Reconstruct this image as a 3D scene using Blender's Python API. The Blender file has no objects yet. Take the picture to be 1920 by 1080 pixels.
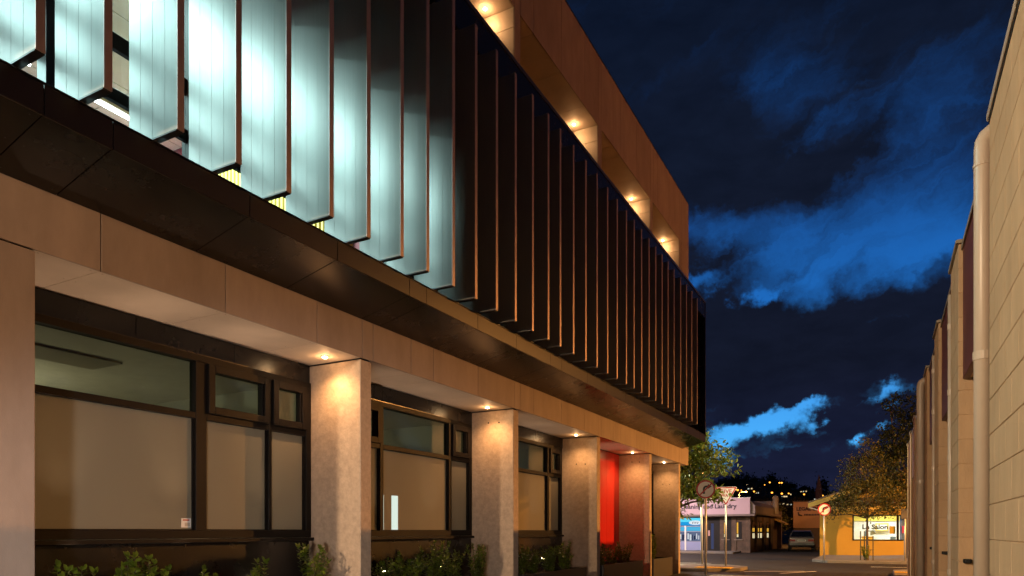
import bpy, bmesh, math, random
import numpy as np
from mathutils import Vector, Matrix
R = math.radians
scene = bpy.context.scene
C = scene.collection

# ------------------------------------------------------------------ camera
cam_d = bpy.data.cameras.new('camera')
cam = bpy.data.objects.new('camera', cam_d); C.objects.link(cam)
cam.location = (0, 0, 1.35)
cam.rotation_euler = (R(90), 0, R(28.243))
cam_d.sensor_width = 36; cam_d.lens = 24.469
cam_d.shift_y = 0.2375
cam_d.clip_start = 0.05; cam_d.clip_end = 3000
scene.camera = cam

# ------------------------------------------------------------------ view / sampling
vs = scene.view_settings
vs.view_transform = 'Standard'; vs.look = 'None'; vs.exposure = 0.0; vs.gamma = 1.0
vs.use_curve_mapping = False
scene.cycles.use_denoising = True
scene.cycles.max_bounces = 6
scene.cycles.diffuse_bounces = 3
scene.cycles.glossy_bounces = 3
scene.cycles.transmission_bounces = 4
scene.cycles.transparent_max_bounces = 8
scene.cycles.use_adaptive_sampling = True; scene.cycles.adaptive_threshold = 0.04
scene.cycles.sample_clamp_indirect = 4.0
scene.cycles.caustics_reflective = False; scene.cycles.caustics_refractive = False

# ------------------------------------------------------------------ dusk sky with broken cloud
world = bpy.data.worlds.new('World'); scene.world = world; world.use_nodes = True
world.cycles.sampling_method = 'MANUAL'; world.cycles.sample_map_resolution = 256
wt = world.node_tree; wt.nodes.clear()
def WN(t, **k):
    n = wt.nodes.new(t)
    for a, b in k.items(): setattr(n, a, b)
    return n
def wl(a, b): wt.links.new(a, b)
def wmath(op, a, b=None, c=None, clamp=False):
    n = WN('ShaderNodeMath', operation=op, use_clamp=clamp)
    for i, v in enumerate((a, b, c)):
        if v is None: continue
        if isinstance(v, (int, float)): n.inputs[i].default_value = v
        else: wl(v, n.inputs[i])
    return n.outputs[0]
def wramp(fac, stops, interp='EASE'):
    n = WN('ShaderNodeValToRGB'); n.color_ramp.interpolation = interp
    e = n.color_ramp.elements
    e[0].position, e[0].color = stops[0][0], (*stops[0][1], 1)
    e[1].position, e[1].color = stops[-1][0], (*stops[-1][1], 1)
    for p, col in stops[1:-1]:
        x = e.new(p); x.color = (*col, 1)
    wl(fac, n.inputs[0]); return n.outputs[0]
tc = WN('ShaderNodeTexCoord')
sx = WN('ShaderNodeSeparateXYZ'); wl(tc.outputs['Generated'], sx.inputs[0])
az = wmath('MULTIPLY', wmath('ARCTAN2', sx.outputs[0], sx.outputs[1]), 57.2958)
el = wmath('MULTIPLY', wmath('ARCSINE', sx.outputs[2]), 57.2958)
def wnoise(scale, detail, rough, dist=0.0, stretch=(1, 1, 1), rot=(0, 0, 0)):
    m = WN('ShaderNodeMapping'); m.inputs['Scale'].default_value = stretch; m.inputs['Rotation'].default_value = rot
    wl(tc.outputs['Generated'], m.inputs[0])
    n = WN('ShaderNodeTexNoise'); n.inputs['Scale'].default_value = scale; n.inputs['Detail'].default_value = detail
    n.inputs['Roughness'].default_value = rough; n.inputs['Distortion'].default_value = dist
    wl(m.outputs[0], n.inputs['Vector']); return n
warp = wnoise(8.0, 5, 0.64)
sep = WN('ShaderNodeSeparateColor'); wl(warp.outputs['Color'], sep.inputs[0])
warp2 = wnoise(24.0, 6, 0.66)
sep2 = WN('ShaderNodeSeparateColor'); wl(warp2.outputs['Color'], sep2.inputs[0])
def warped(base, ch, k1, k2):
    return wmath('ADD', base, wmath('ADD', wmath('MULTIPLY', wmath('SUBTRACT', sep.outputs[ch], 0.5), k1), wmath('MULTIPLY', wmath('SUBTRACT', sep2.outputs[ch], 0.5), k2)))
az2 = warped(az, 0, 6.5, 4.2)
el2 = warped(el, 1, 4.5, 2.4)
def blob(cx, cy, rx, ry, rot, amp, p=1.0):
    ca, sa = math.cos(R(rot)), math.sin(R(rot))
    dx = wmath('SUBTRACT', az2, cx); dy = wmath('SUBTRACT', el2, cy)
    u = wmath('DIVIDE', wmath('ADD', wmath('MULTIPLY', dx, ca), wmath('MULTIPLY', dy, sa)), rx)
    v = wmath('DIVIDE', wmath('SUBTRACT', wmath('MULTIPLY', dy, ca), wmath('MULTIPLY', dx, sa)), ry)
    r2 = wmath('ADD', wmath('MULTIPLY', u, u), wmath('MULTIPLY', v, v))
    if p != 1.0: r2 = wmath('POWER', r2, p)
    return wmath('MULTIPLY', wmath('EXPONENT', wmath('MULTIPLY', r2, -1.0)), amp)
fb = wnoise(5.0, 6, 0.6, 0.5)
ca_, sa_ = math.cos(R(24)), math.sin(R(24))
stv = WN('ShaderNodeCombineXYZ')
wl(wmath('MULTIPLY', wmath('ADD', wmath('MULTIPLY', az2, ca_), wmath('MULTIPLY', el2, sa_)), 0.075), stv.inputs[0])
wl(wmath('MULTIPLY', wmath('SUBTRACT', wmath('MULTIPLY', el2, ca_), wmath('MULTIPLY', az2, sa_)), 0.27), stv.inputs[1])
fb2 = WN('ShaderNodeTexNoise'); fb2.inputs['Scale'].default_value = 1.6; fb2.inputs['Detail'].default_value = 6; fb2.inputs['Roughness'].default_value = 0.6; fb2.inputs['Distortion'].default_value = 0.6
wl(stv.outputs[0], fb2.inputs['Vector'])
field = wmath('MULTIPLY', wmath('SUBTRACT', fb.outputs[0], 0.5), 0.75)
field = wmath('ADD', field, wmath('MULTIPLY', wmath('SUBTRACT', fb2.outputs[0], 0.5), 1.0))
for b in [(0.5, 20.6, 10.5, 3.0, 6, 0.62, 1.5), (-11.0, 22.6, 5.5, 1.7, -3, 0.50), (3.0, 18.3, 4.5, 2.0, 10, 0.35), (-5.0, 30.5, 4.2, 3.4, 30, 0.40), (2.5, 27.0, 5.5, 2.6, 30, 0.36),
          (-10.0, 7.55, 3.0, 0.85, 14, 1.0, 1.6), (-6.6, 8.9, 2.4, 0.75, 22, 0.95, 1.5), (-4.6, 10.1, 1.1, 0.35, 25, 0.6), (-5.2, 8.3, 0.7, 0.5, 20, 0.75), (-12.0, 5.6, 1.7, 0.7, 4, 0.85, 1.5),
          (-0.3, 9.7, 1.3, 0.55, 16, 0.72), (0.5, 8.7, 1.0, 0.25, 14, 0.4), (-1.5, 8.0, 4.0, 1.6, 0, -0.22), (-9.2, 18.0, 1.5, 0.5, 16, 0.85), (-12.7, 18.9, 1.0, 0.5, 20, 0.6),
          (-1.5, 6.9, 0.45, 0.3, 10, 0.8), (0.1, 7.3, 0.6, 0.2, 30, 0.5), (-0.4, 15.0, 1.7, 0.4, -2, 0.5), (-7.2, 6.3, 1.4, 0.35, 10, 0.22), (-5.0, 3.6, 14.0, 2.2, 0, -0.30),
          (-5.0, 13.6, 11.0, 3.1, 3, -0.60, 1.4), (-14.0, 27.5, 5.0, 3.0, -15, -0.45), (-4.0, 25.6, 4.5, 1.3, 14, -0.30),
          (4.0, 5.5, 3.0, 2.0, 0, -0.3), (4.0, 34.0, 7.0, 3.0, 10, -0.3)]:
    field = wmath('ADD', field, blob(*b))
mr = WN('ShaderNodeMapRange', interpolation_type='SMOOTHSTEP')
wl(field, mr.inputs[0]); mr.inputs[1].default_value = -0.02; mr.inputs[2].default_value = 0.85
elf = wmath('DIVIDE', el, 90.0, clamp=True)
blue = wramp(elf, [(0.0, (0.055, 0.30, 0.66)), (0.07, (0.06, 0.37, 0.82)), (0.12, (0.042, 0.27, 0.70)), (0.19, (0.011, 0.118, 0.42)),
                   (0.27, (0.0075, 0.062, 0.245)), (0.36, (0.005, 0.032, 0.125)), (0.5, (0.003, 0.014, 0.06)), (1.0, (0.002, 0.009, 0.04))], 'LINEAR')
cl = wramp(elf, [(0.0, (0.010, 0.012, 0.034)), (0.06, (0.0072, 0.0095, 0.028)), (0.14, (0.0052, 0.0072, 0.017)), (0.3, (0.0048, 0.0078, 0.019)),
                 (0.45, (0.003, 0.0066, 0.019)), (1.0, (0.003, 0.006, 0.018))], 'LINEAR')
cv = wmath('ADD', wmath('MULTIPLY', wnoise(14.0, 4, 0.6, 0.3, (1, 1, 2.4)).outputs[0], 0.9), 0.55)
cmul = WN('ShaderNodeMix', data_type='RGBA', blend_type='MULTIPLY'); cmul.inputs[0].default_value = 1
wl(cl, cmul.inputs[6]); wl(cv, cmul.inputs[7])
mx = WN('ShaderNodeMix', data_type='RGBA')
wl(mr.outputs[0], mx.inputs[0]); wl(cmul.outputs[2], mx.inputs[6]); wl(blue, mx.inputs[7])
bg = WN('ShaderNodeBackground'); wl(mx.outputs[2], bg.inputs[0]); bg.inputs[1].default_value = 1.22
wo = WN('ShaderNodeOutputWorld'); wl(bg.outputs[0], wo.inputs[0])

# ------------------------------------------------------------------ helpers
ORG = {}
def org(o): return ORG.get(o.name, Vector((0, 0, 0)))
def tag(o, label=None, cat=None, group=None, kind=None):
    if label: o['label'] = label
    if cat: o['category'] = cat
    if group: o['group'] = group
    if kind: o['kind'] = kind
    return o
def thing(name, loc, label, cat, group=None):
    o = bpy.data.objects.new(name, None); C.objects.link(o); o.location = loc; o.empty_display_size = 0.2
    ORG[o.name] = Vector(loc); return tag(o, label, cat, group)
class MB:
    def __init__(s): s.v = []; s.f = []
    def add(s, vs, fs):
        b = len(s.v); s.v += [tuple(p) for p in vs]; s.f += [tuple(i + b for i in f) for f in fs]; return s
    def box(s, x0, x1, y0, y1, z0, z1):
        if x0 > x1: x0, x1 = x1, x0
        if y0 > y1: y0, y1 = y1, y0
        return s.add([(x0,y0,z0),(x1,y0,z0),(x1,y1,z0),(x0,y1,z0),(x0,y0,z1),(x1,y0,z1),(x1,y1,z1),(x0,y1,z1)],
              [(0,3,2,1),(4,5,6,7),(0,1,5,4),(1,2,6,5),(2,3,7,6),(3,0,4,7)])
    def prism(s, poly, axis, a, b):
        # poly: list of 2D points; axis 'x','y','z' = extrusion axis
        n = len(poly)
        def p3(p, t): return {'x': (t, p[0], p[1]), 'y': (p[0], t, p[1]), 'z': (p[0], p[1], t)}[axis]
        vs = [p3(p, a) for p in poly] + [p3(p, b) for p in poly]
        fs = [tuple(range(n))[::-1], tuple(range(n, 2*n))] + [(i, (i+1) % n, n+(i+1) % n, n+i) for i in range(n)]
        return s.add(vs, fs)
    def tube(s, pts, rad, n=10, cap=True):
        pts = [Vector(p) for p in pts]
        if not isinstance(rad, (list, tuple)): rad = [rad]*len(pts)
        rings = []; a = None
        for i, p in enumerate(pts):
            d = (pts[min(i+1, len(pts)-1)] - pts[max(i-1, 0)]).normalized()
            if a is None:
                up = Vector((0, 0, 1)) if abs(d.z) < 0.9 else Vector((1, 0, 0))
                a = d.cross(up).normalized()
            else: a = (a - d*a.dot(d)).normalized()      # parallel transport along the path
            b = d.cross(a).normalized()
            rings.append([p + (a*math.cos(2*math.pi*k/n) + b*math.sin(2*math.pi*k/n))*rad[i] for k in range(n)])
        vs = [q for r in rings for q in r]
        fs = [(i*n+k, i*n+(k+1) % n, (i+1)*n+(k+1) % n, (i+1)*n+k) for i in range(len(pts)-1) for k in range(n)]
        if cap: fs += [tuple(range(n))[::-1], tuple((len(pts)-1)*n+k for k in range(n))]
        return s.add(vs, fs)
    def sphere(s, c, r, nu=10, nv=6):
        rx, ry, rz = r if isinstance(r, (list, tuple)) else (r, r, r)
        vs = [(c[0], c[1], c[2]-rz)]
        for j in range(1, nv):
            t = math.pi*j/nv
            for i in range(nu):
                a = 2*math.pi*i/nu
                vs.append((c[0]+rx*math.sin(t)*math.cos(a), c[1]+ry*math.sin(t)*math.sin(a), c[2]-rz*math.cos(t)))
        vs.append((c[0], c[1], c[2]+rz)); e = len(vs)-1
        fs = [(0, 1+(i+1) % nu, 1+i) for i in range(nu)]
        for j in range(nv-2):
            for i in range(nu):
                a = 1+j*nu+i; b = 1+j*nu+(i+1) % nu
                fs.append((a, b, b+nu, a+nu))
        fs += [(e, 1+(nv-2)*nu+i, 1+(nv-2)*nu+(i+1) % nu) for i in range(nu)]
        return s.add(vs, fs)
    def build(s, name, mat, parent=None, bevel=0.0, smooth=False, seg=1):
        if parent is None:
            xs = [p[0] for p in s.v]; ys = [p[1] for p in s.v]; zs = [p[2] for p in s.v]
            o0 = Vector(((min(xs)+max(xs))/2, (min(ys)+max(ys))/2, min(zs)))
        else: o0 = org(parent)
        me = bpy.data.meshes.new(name)
        me.from_pydata([(p[0]-o0.x, p[1]-o0.y, p[2]-o0.z) for p in s.v], [], s.f)
        bm = bmesh.new(); bm.from_mesh(me)
        bmesh.ops.recalc_face_normals(bm, faces=bm.faces)
        if bevel > 0:
            ed = [e for e in bm.edges if len(e.link_faces) == 2 and e.calc_face_angle(0) > 0.5]
            bmesh.ops.bevel(bm, geom=ed, offset=bevel, segments=seg, affect='EDGES', clamp_overlap=True)
        bm.to_mesh(me); bm.free()
        if smooth: me.polygons.foreach_set('use_smooth', [True]*len(me.polygons))
        me.materials.append(mat)
        o = bpy.data.objects.new(name, me); C.objects.link(o)
        if parent is None: o.location = o0
        else: o.parent = parent
        ORG[o.name] = o0
        return o
PC = {}
def piece(name, mat, parent, x0, x1, y0, y1, z0, z1, bevel=0.003):
    """box piece with shared mesh data between alike pieces"""
    d = tuple(round(abs(t), 4) for t in (x1-x0, y1-y0, z1-z0)); key = (d, mat.name, bevel)
    if key not in PC:
        h = [t/2 for t in d]; mb = MB().box(-h[0], h[0], -h[1], h[1], -h[2], h[2])
        me = bpy.data.meshes.new(name); me.from_pydata(mb.v, [], mb.f)
        bm = bmesh.new(); bm.from_mesh(me); bmesh.ops.recalc_face_normals(bm, faces=bm.faces)
        if bevel: bmesh.ops.bevel(bm, geom=list(bm.edges), offset=min(bevel, min(d)*0.3), segments=1, affect='EDGES')
        bm.to_mesh(me); bm.free(); me.materials.append(mat); PC[key] = me
    o = bpy.data.objects.new(name, PC[key]); C.objects.link(o)
    w = Vector(((x0+x1)/2, (y0+y1)/2, (z0+z1)/2)); o.parent = parent; o.location = w - org(parent); ORG[o.name] = w
    return o
def lamp(name, kind, parent, loc, energy, color, rot=(0, 0, 0), **k):
    l = bpy.data.lights.new(name, kind); l.energy = energy; l.color = color
    for a, b in k.items(): setattr(l, a, b)
    o = bpy.data.objects.new(name, l); C.objects.link(o); o.parent = parent
    o.location = Vector(loc) - org(parent); o.rotation_euler = rot; return o
def text(name, s, size, mat, parent, loc, rot, depth=0.004, align='LEFT', stretch=1.0, bold=0.0):
    cu = bpy.data.curves.new(name, 'FONT'); cu.body = s; cu.size = size; cu.extrude = depth; cu.align_x = align; cu.resolution_u = 3; cu.offset = bold
    t = bpy.data.objects.new(name+'_curve', cu)
    me = bpy.data.meshes.new_from_object(t); bpy.data.objects.remove(t)
    me.materials.clear(); me.materials.append(mat)
    o = bpy.data.objects.new(name, me); C.objects.link(o); o.parent = parent
    o.location = Vector(loc) - org(parent); o.rotation_euler = rot; o.scale = (stretch, 1, 1); return o

# ------------------------------------------------------------------ materials
MT = {}
def mat(name, col, rough=0.6, metal=0.0, spec=0.5, var=0.0, vscale=3.0, bump=0.0, bscale=40.0, stretch=(1, 1, 1), emit=None, estr=0.0, coat=0.0, detail=6.0, col2=None):
    m = bpy.data.materials.new(name); m.use_nodes = True; MT[name] = m
    nt = m.node_tree; p = nt.nodes['Principled BSDF']
    p.inputs['Base Color'].default_value = (*col, 1); p.inputs['Roughness'].default_value = rough
    p.inputs['Metallic'].default_value = metal; p.inputs['Specular IOR Level'].default_value = spec
    p.inputs['Coat Weight'].default_value = coat; p.inputs['Coat Roughness'].default_value = 0.08
    if emit: p.inputs['Emission Color'].default_value = (*emit, 1); p.inputs['Emission Strength'].default_value = estr
    if var or bump:
        t = nt.nodes.new('ShaderNodeTexCoord'); g = nt.nodes.new('ShaderNodeNewGeometry')
        mp = nt.nodes.new('ShaderNodeMapping'); mp.inputs['Scale'].default_value = stretch
        nt.links.new(g.outputs['Position'], mp.inputs[0])
    if var:
        n = nt.nodes.new('ShaderNodeTexNoise'); n.inputs['Scale'].default_value = vscale; n.inputs['Detail'].default_value = detail; n.inputs['Roughness'].default_value = 0.65
        nt.links.new(mp.outputs[0], n.inputs['Vector'])
        cr = nt.nodes.new('ShaderNodeValToRGB'); e = cr.color_ramp.elements
        lo = col2 if col2 else tuple(c*(1-var) for c in col)
        hi = col if col2 else tuple(min(1, c*(1+var)) for c in col)
        e[0].position = 0.3; e[0].color = (*lo, 1); e[1].position = 0.7; e[1].color = (*hi, 1)
        nt.links.new(n.outputs['Fac'], cr.inputs[0])
        oi = nt.nodes.new('ShaderNodeObjectInfo'); hs = nt.nodes.new('ShaderNodeHueSaturation')
        mm = nt.nodes.new('ShaderNodeMapRange'); mm.inputs[3].default_value = 1-var*0.35; mm.inputs[4].default_value = 1+var*0.35
        nt.links.new(oi.outputs['Random'], mm.inputs[0]); nt.links.new(mm.outputs[0], hs.inputs['Value'])
        nt.links.new(cr.outputs[0], hs.inputs['Color']); nt.links.new(hs.outputs[0], p.inputs['Base Color'])
        rr = nt.nodes.new('ShaderNodeMapRange'); rr.inputs[3].default_value = max(0.02, rough*(1-var*0.5)); rr.inputs[4].default_value = min(1, rough*(1+var*0.5))
        nt.links.new(n.outputs['Fac'], rr.inputs[0]); nt.links.new(rr.outputs[0], p.inputs['Roughness'])
    if bump:
        b = nt.nodes.new('ShaderNodeTexNoise'); b.inputs['Scale'].default_value = bscale; b.inputs['Detail'].default_value = 5
        nt.links.new(mp.outputs[0], b.inputs['Vector'])
        bp = nt.nodes.new('ShaderNodeBump'); bp.inputs['Strength'].default_value = bump; bp.inputs['Distance'].default_value = 0.01
        nt.links.new(b.outputs['Fac'], bp.inputs['Height']); nt.links.new(bp.outputs[0], p.inputs['Normal'])
    return m
def emat(name, col, strength):
    m = bpy.data.materials.new(name); m.use_nodes = True; MT[name] = m; nt = m.node_tree; nt.nodes.clear()
    m.cycles.emission_sampling = 'NONE'
    e = nt.nodes.new('ShaderNodeEmission'); e.inputs[0].default_value = (*col, 1); e.inputs[1].default_value = strength
    o = nt.nodes.new('ShaderNodeOutputMaterial'); nt.links.new(e.outputs[0], o.inputs[0]); return m
def glass(name, tint=(0.9, 0.93, 0.9), ior=1.5, rough=0.02):
    m = bpy.data.materials.new(name); m.use_nodes = True; MT[name] = m; nt = m.node_tree; nt.nodes.clear()
    fr = nt.nodes.new('ShaderNodeFresnel')
    ge = nt.nodes.new('ShaderNodeNewGeometry'); io = nt.nodes.new('ShaderNodeMapRange')      # same reflectance on both faces of the pane
    io.inputs[3].default_value = ior; io.inputs[4].default_value = 1/ior
    nt.links.new(ge.outputs['Backfacing'], io.inputs[0]); nt.links.new(io.outputs[0], fr.inputs[0])
    tr = nt.nodes.new('ShaderNodeBsdfTransparent'); tr.inputs[0].default_value = (*tint, 1)
    gl = nt.nodes.new('ShaderNodeBsdfGlossy'); gl.inputs['Roughness'].default_value = rough; gl.inputs[0].default_value = (0.9, 0.9, 0.9, 1)
    mxs = nt.nodes.new('ShaderNodeMixShader'); o = nt.nodes.new('ShaderNodeOutputMaterial')
    nt.links.new(fr.outputs[0], mxs.inputs[0]); nt.links.new(tr.outputs[0], mxs.inputs[1]); nt.links.new(gl.outputs[0], mxs.inputs[2]); nt.links.new(mxs.outputs[0], o.inputs[0]); return m
def leafmat(name, col, col2, rough=0.45):
    m = bpy.data.materials.new(name); m.use_nodes = True; MT[name] = m; nt = m.node_tree
    p = nt.nodes['Principled BSDF']; p.inputs['Roughness'].default_value = rough
    g = nt.nodes.new('ShaderNodeNewGeometry'); cr = nt.nodes.new('ShaderNodeValToRGB')
    cr.color_ramp.elements[0].color = (*col, 1); cr.color_ramp.elements[1].color = (*col2, 1)
    nt.links.new(g.outputs['Random Per Island'], cr.inputs[0]); nt.links.new(cr.outputs[0], p.inputs['Base Color'])
    tl = nt.nodes.new('ShaderNodeBsdfTranslucent'); nt.links.new(cr.outputs[0], tl.inputs[0])
    mxs = nt.nodes.new('ShaderNodeMixShader'); mxs.inputs[0].default_value = 0.3
    o = nt.nodes['Material Output']
    nt.links.new(p.outputs[0], mxs.inputs[1]); nt.links.new(tl.outputs[0], mxs.inputs[2]); nt.links.new(mxs.outputs[0], o.inputs[0]); return m

m_clad = mat('fibre_cement', (0.36, 0.285, 0.24), 0.72, var=0.14, vscale=3.0, stretch=(1, 1, .35), bump=0.12, bscale=160, spec=0.3)
m_soff = mat('soffit_board', (0.60, 0.51, 0.43), 0.62, var=0.07, vscale=2.0, bump=0.05, bscale=120, spec=0.3)
m_conc = mat('precast_concrete', (0.45, 0.345, 0.255), 0.75, var=0.18, vscale=14.0, bump=0.5, bscale=28, spec=0.3, detail=10)
m_dark = mat('dark_metal_cladding', (0.007, 0.006, 0.0058), 0.27, var=0.2, vscale=1.5, spec=0.55)
m_fasc = mat('dark_fascia', (0.014, 0.011, 0.0115), 0.34, var=0.15, vscale=2.0, spec=0.5)
m_core = mat('dark_core', (0.012, 0.010, 0.010), 0.8)
m_fin = mat('fin_aluminium', (0.24, 0.24, 0.232), 0.36, metal=0.3, spec=0.5, var=0.07, vscale=9.0, stretch=(14, 14, 0.12))
m_finedge = mat('fin_edge_trim', (0.46, 0.36, 0.33), 0.45, metal=0.6, var=0.1, vscale=3)
m_steel = mat('stainless_pin', (0.6, 0.6, 0.6), 0.25, metal=1.0)
m_frame = mat('bronze_window_frame', (0.010, 0.008, 0.007), 0.5, var=0.12, vscale=2.0, spec=0.12)
m_glass = glass('clear_glass', (0.80, 0.84, 0.76))
m_glass2 = glass('upper_glass', (0.95, 0.97, 0.97), 1.35)
m_soil = mat('planter_soil', (0.035, 0.025, 0.018), 0.95, var=0.4, vscale=30, bump=0.8, bscale=60)
m_planter = mat('planter_steel', (0.035, 0.031, 0.028), 0.5, var=0.25, vscale=4.0)
m_red = mat('red_lacquered_board', (0.55, 0.010, 0.004), 0.32, var=0.08, vscale=4, coat=0.3)
m_block = mat('painted_block', (0.555, 0.372, 0.215), 0.78, var=0.13, vscale=4.0, stretch=(1, 1, .3), bump=0.45, bscale=90, spec=0.3)
m_mortar = mat('painted_mortar', (0.50, 0.33, 0.185), 0.85, var=0.1, vscale=9.0, bump=0.3, bscale=90)
m_pipe = mat('painted_downpipe', (0.55, 0.45, 0.345), 0.36, var=0.05, vscale=3.0)
m_maroon = mat('maroon_panel', (0.135, 0.035, 0.028), 0.5, var=0.15, vscale=2.0)
m_cap = mat('painted_flashing', (0.34, 0.28, 0.20), 0.45)
m_black = mat('black_plastic', (0.012, 0.012, 0.012), 0.4)
m_asph = mat('asphalt', (0.026, 0.022, 0.019), 0.85, spec=0.15, var=0.3, vscale=0.8, bump=0.5, bscale=70)
m_road = mat('road_asphalt', (0.024, 0.018, 0.015), 0.85, spec=0.15, var=0.35, vscale=0.5, bump=0.5, bscale=60)
m_path = mat('footpath_concrete', (0.15, 0.135, 0.12), 0.8, var=0.2, vscale=1.5, bump=0.3, bscale=60)
m_white = mat('road_paint', (0.72, 0.70, 0.64), 0.6, var=0.15, vscale=8)
m_tact = mat('yellow_tactile', (0.62, 0.42, 0.05), 0.6, var=0.15, vscale=8)
m_signw = mat('sign_white', (0.80, 0.78, 0.74), 0.45)
m_signr = mat('sign_red', (0.42, 0.014, 0.012), 0.42)
m_signk = mat('sign_black', (0.012, 0.012, 0.012), 0.45)
m_galv = mat('galvanised_pole', (0.52, 0.51, 0.49), 0.42, metal=0.5, var=0.1, vscale=6)
m_signback = mat('sign_back', (0.16, 0.16, 0.16), 0.5, metal=0.3)

def frosted():
    m = bpy.data.materials.new('frosted_glass'); m.use_nodes = True; nt = m.node_tree
    p = nt.nodes['Principled BSDF']; p.inputs['Base Color'].default_value = (0.33, 0.30, 0.235, 1); p.inputs['Roughness'].default_value = 0.7
    p.inputs['Coat Weight'].default_value = 0.7; p.inputs['Coat Roughness'].default_value = 0.04
    tl = nt.nodes.new('ShaderNodeBsdfTranslucent'); tl.inputs[0].default_value = (0.62, 0.58, 0.47, 1)
    mxs = nt.nodes.new('ShaderNodeMixShader'); mxs.inputs[0].default_value = 0.5; o = nt.nodes['Material Output']
    nt.links.new(p.outputs[0], mxs.inputs[1]); nt.links.new(tl.outputs[0], mxs.inputs[2]); nt.links.new(mxs.outputs[0], o.inputs[0]); return m
m_frost = frosted()
m_inwall = mat('interior_plaster', (0.42, 0.40, 0.31), 0.8)
m_inceil = mat('ceiling_tile', (0.66, 0.60, 0.48), 0.85, var=0.06, vscale=6)
m_inpink = mat('interior_maroon_wall', (0.38, 0.10, 0.115), 0.7)
m_inyel = mat('ribbed_yellow', (0.70, 0.50, 0.10), 0.55)
m_carpet = mat('office_carpet', (0.10, 0.10, 0.11), 0.95)
m_bulb = emat('downlight_glow', (1.0, 0.72, 0.38), 45.0)
m_bulb2 = emat('upper_downlight_glow', (1.0, 0.70, 0.33), 60.0)
m_tube = emat('fluorescent_tube', (0.86, 1.0, 0.98), 14.0)
WARM = (1.0, 0.52, 0.21); SODIUM = (1.0, 0.42, 0.09); COOL = (0.62, 1.0, 0.97)

# ------------------------------------------------------------------ the setting
def sheet(name, poly, z, m, kind='structure'):
    mb = MB(); mb.add([(x, y, z) for x, y in poly], [tuple(range(len(poly)))])
    return tag(mb.build(name, m), kind=kind)
sheet('ground', [(-900, -300), (900, -300), (900, 900), (-900, 900)], 0.0, m_asph)
sheet('lane', [(-5.7, -20), (0.5, -20), (0.5, 24.2), (-5.7, 24.2)], 0.004, m_asph)
sheet('cross_street', [(-70, 26.6), (60, 26.6), (60, 32.4), (-70, 32.4)], 0.004, m_road)
def footpath(name, poly, h=0.11):
    mb = MB(); mb.prism(poly, 'z', -0.05, h); return tag(mb.build(name, m_path, bevel=0.02), kind='structure')
footpath('footpath_corner_left', [(-60, 23.4), (-5.2, 23.4), (-4.3, 24.2), (-4.3, 25.6), (-5.2, 26.6), (-60, 26.6)])
footpath('footpath_corner_right', [(0.2, 22.6), (45, 22.6), (45, 26.6), (1.2, 26.6), (0.2, 25.5)])
footpath('footpath_far', [(-2.9, 33.6), (-2.2, 32.4), (50, 32.4), (50, 39.98), (-2.9, 39.98)])
footpath('footpath_shopfront', [(-60, 42.6), (-8.0, 42.6), (-8.0, 45.3), (-60, 45.3)])
sheet('crossing_pavement', [(-4.7, 19.6), (-0.3, 19.6), (-0.3, 22.0), (-4.7, 22.0)], 0.010, m_path)
# sloping verge that climbs along the yellow shop wall
mb = MB(); mb.add([(-0.2, 38.2, .112), (12, 38.2, .112), (12, 39.97, .6), (-0.2, 39.97, .125)], [(0, 1, 2, 3)])
tag(mb.build('footpath_ramp', m_path), kind='structure')
for nm, poly in [('road_marking', [(-4.15, 24.05), (-2.35, 25.0), (-2.43, 25.16), (-4.23, 24.2)]),
                 ('road_marking', [(-2.9, 23.5), (-2.0, 25.2), (-2.12, 25.26), (-3.02, 23.55)]),
                 ('road_marking', [(-30, 29.35), (-6.4, 29.35), (-6.4, 29.47), (-30, 29.47)]),
                 ('road_marking', [(-0.5, 29.35), (30, 29.35), (30, 29.47), (-0.5, 29.47)])]:
    sheet(nm, poly, 0.012, m_white)
def tactile(x0, y0, nx, ny, label):
    t = thing('tactile_paving', (x0, y0, 0.115), label, 'tactile paving', 'yellow tactile pavers at the crossing')
    for i in range(nx):
        for j in range(ny):
            q = piece('paver', m_tact, t, x0+i*0.3+.004, x0+i*0.3+.296, y0+j*0.3+.004, y0+j*0.3+.296, 0.09, 0.125, 0.004)
            mb = MB()
            for a in range(5):
                mb.tube([(x0+i*.3+.05+a*.05, y0+j*.3+.04, .126), (x0+i*.3+.05+a*.05, y0+j*.3+.26, .126)], .009, 5)
            mb.build('paver_ribs', m_tact, q)
tactile(-5.75, 23.75, 4, 2, 'yellow ribbed paving at the foot of the sign poles')
tactile(0.22, 23.6, 3, 2, 'yellow ribbed paving at the corner of the block building')

# hill beyond the town
def ridge(t):
    pts = [(-.6,.02),(-.35,.04),(-.26,.056),(-.209,.063),(-.169,.0675),(-.141,.0645),(-.114,.0585),(-.088,.051),(-.062,.043),(-.037,.036),(.05,.025),(.3,.02),(.6,.012)]
    for (a, b), (p, q) in zip(pts, pts[1:]):
        if a <= t <= p: return b+(q-b)*(t-a)/(p-a)
    return .015
def hz(X, Y):
    r = min(1, max(0, (Y-170)/210)); r = r*r*(3-2*r)
    return r*(ridge(X/Y)*380+1.35) + r*1.2*math.sin(X*.11+Y*.05)*math.sin(Y*.043+1.)
m_hill = mat('hill_scrub', (0.022, 0.026, 0.014), 0.95, var=0.5, vscale=0.12, bump=0.6, bscale=0.6)
vs_, fs_ = [], []
nx, ny = 90, 36
for j in range(ny):
    for i in range(nx):
        Y = 165 + j*8.0; X = -230 + i*(400/(nx-1))
        vs_.append((X, Y, hz(X, min(Y, 380))*(1 if Y <= 380 else max(0, 1-(Y-380)/120)) - 0.05 + (0.5*math.sin(i*1.7+j)*math.cos(j*2.3+i*.6) if Y > 180 else 0)))
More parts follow.
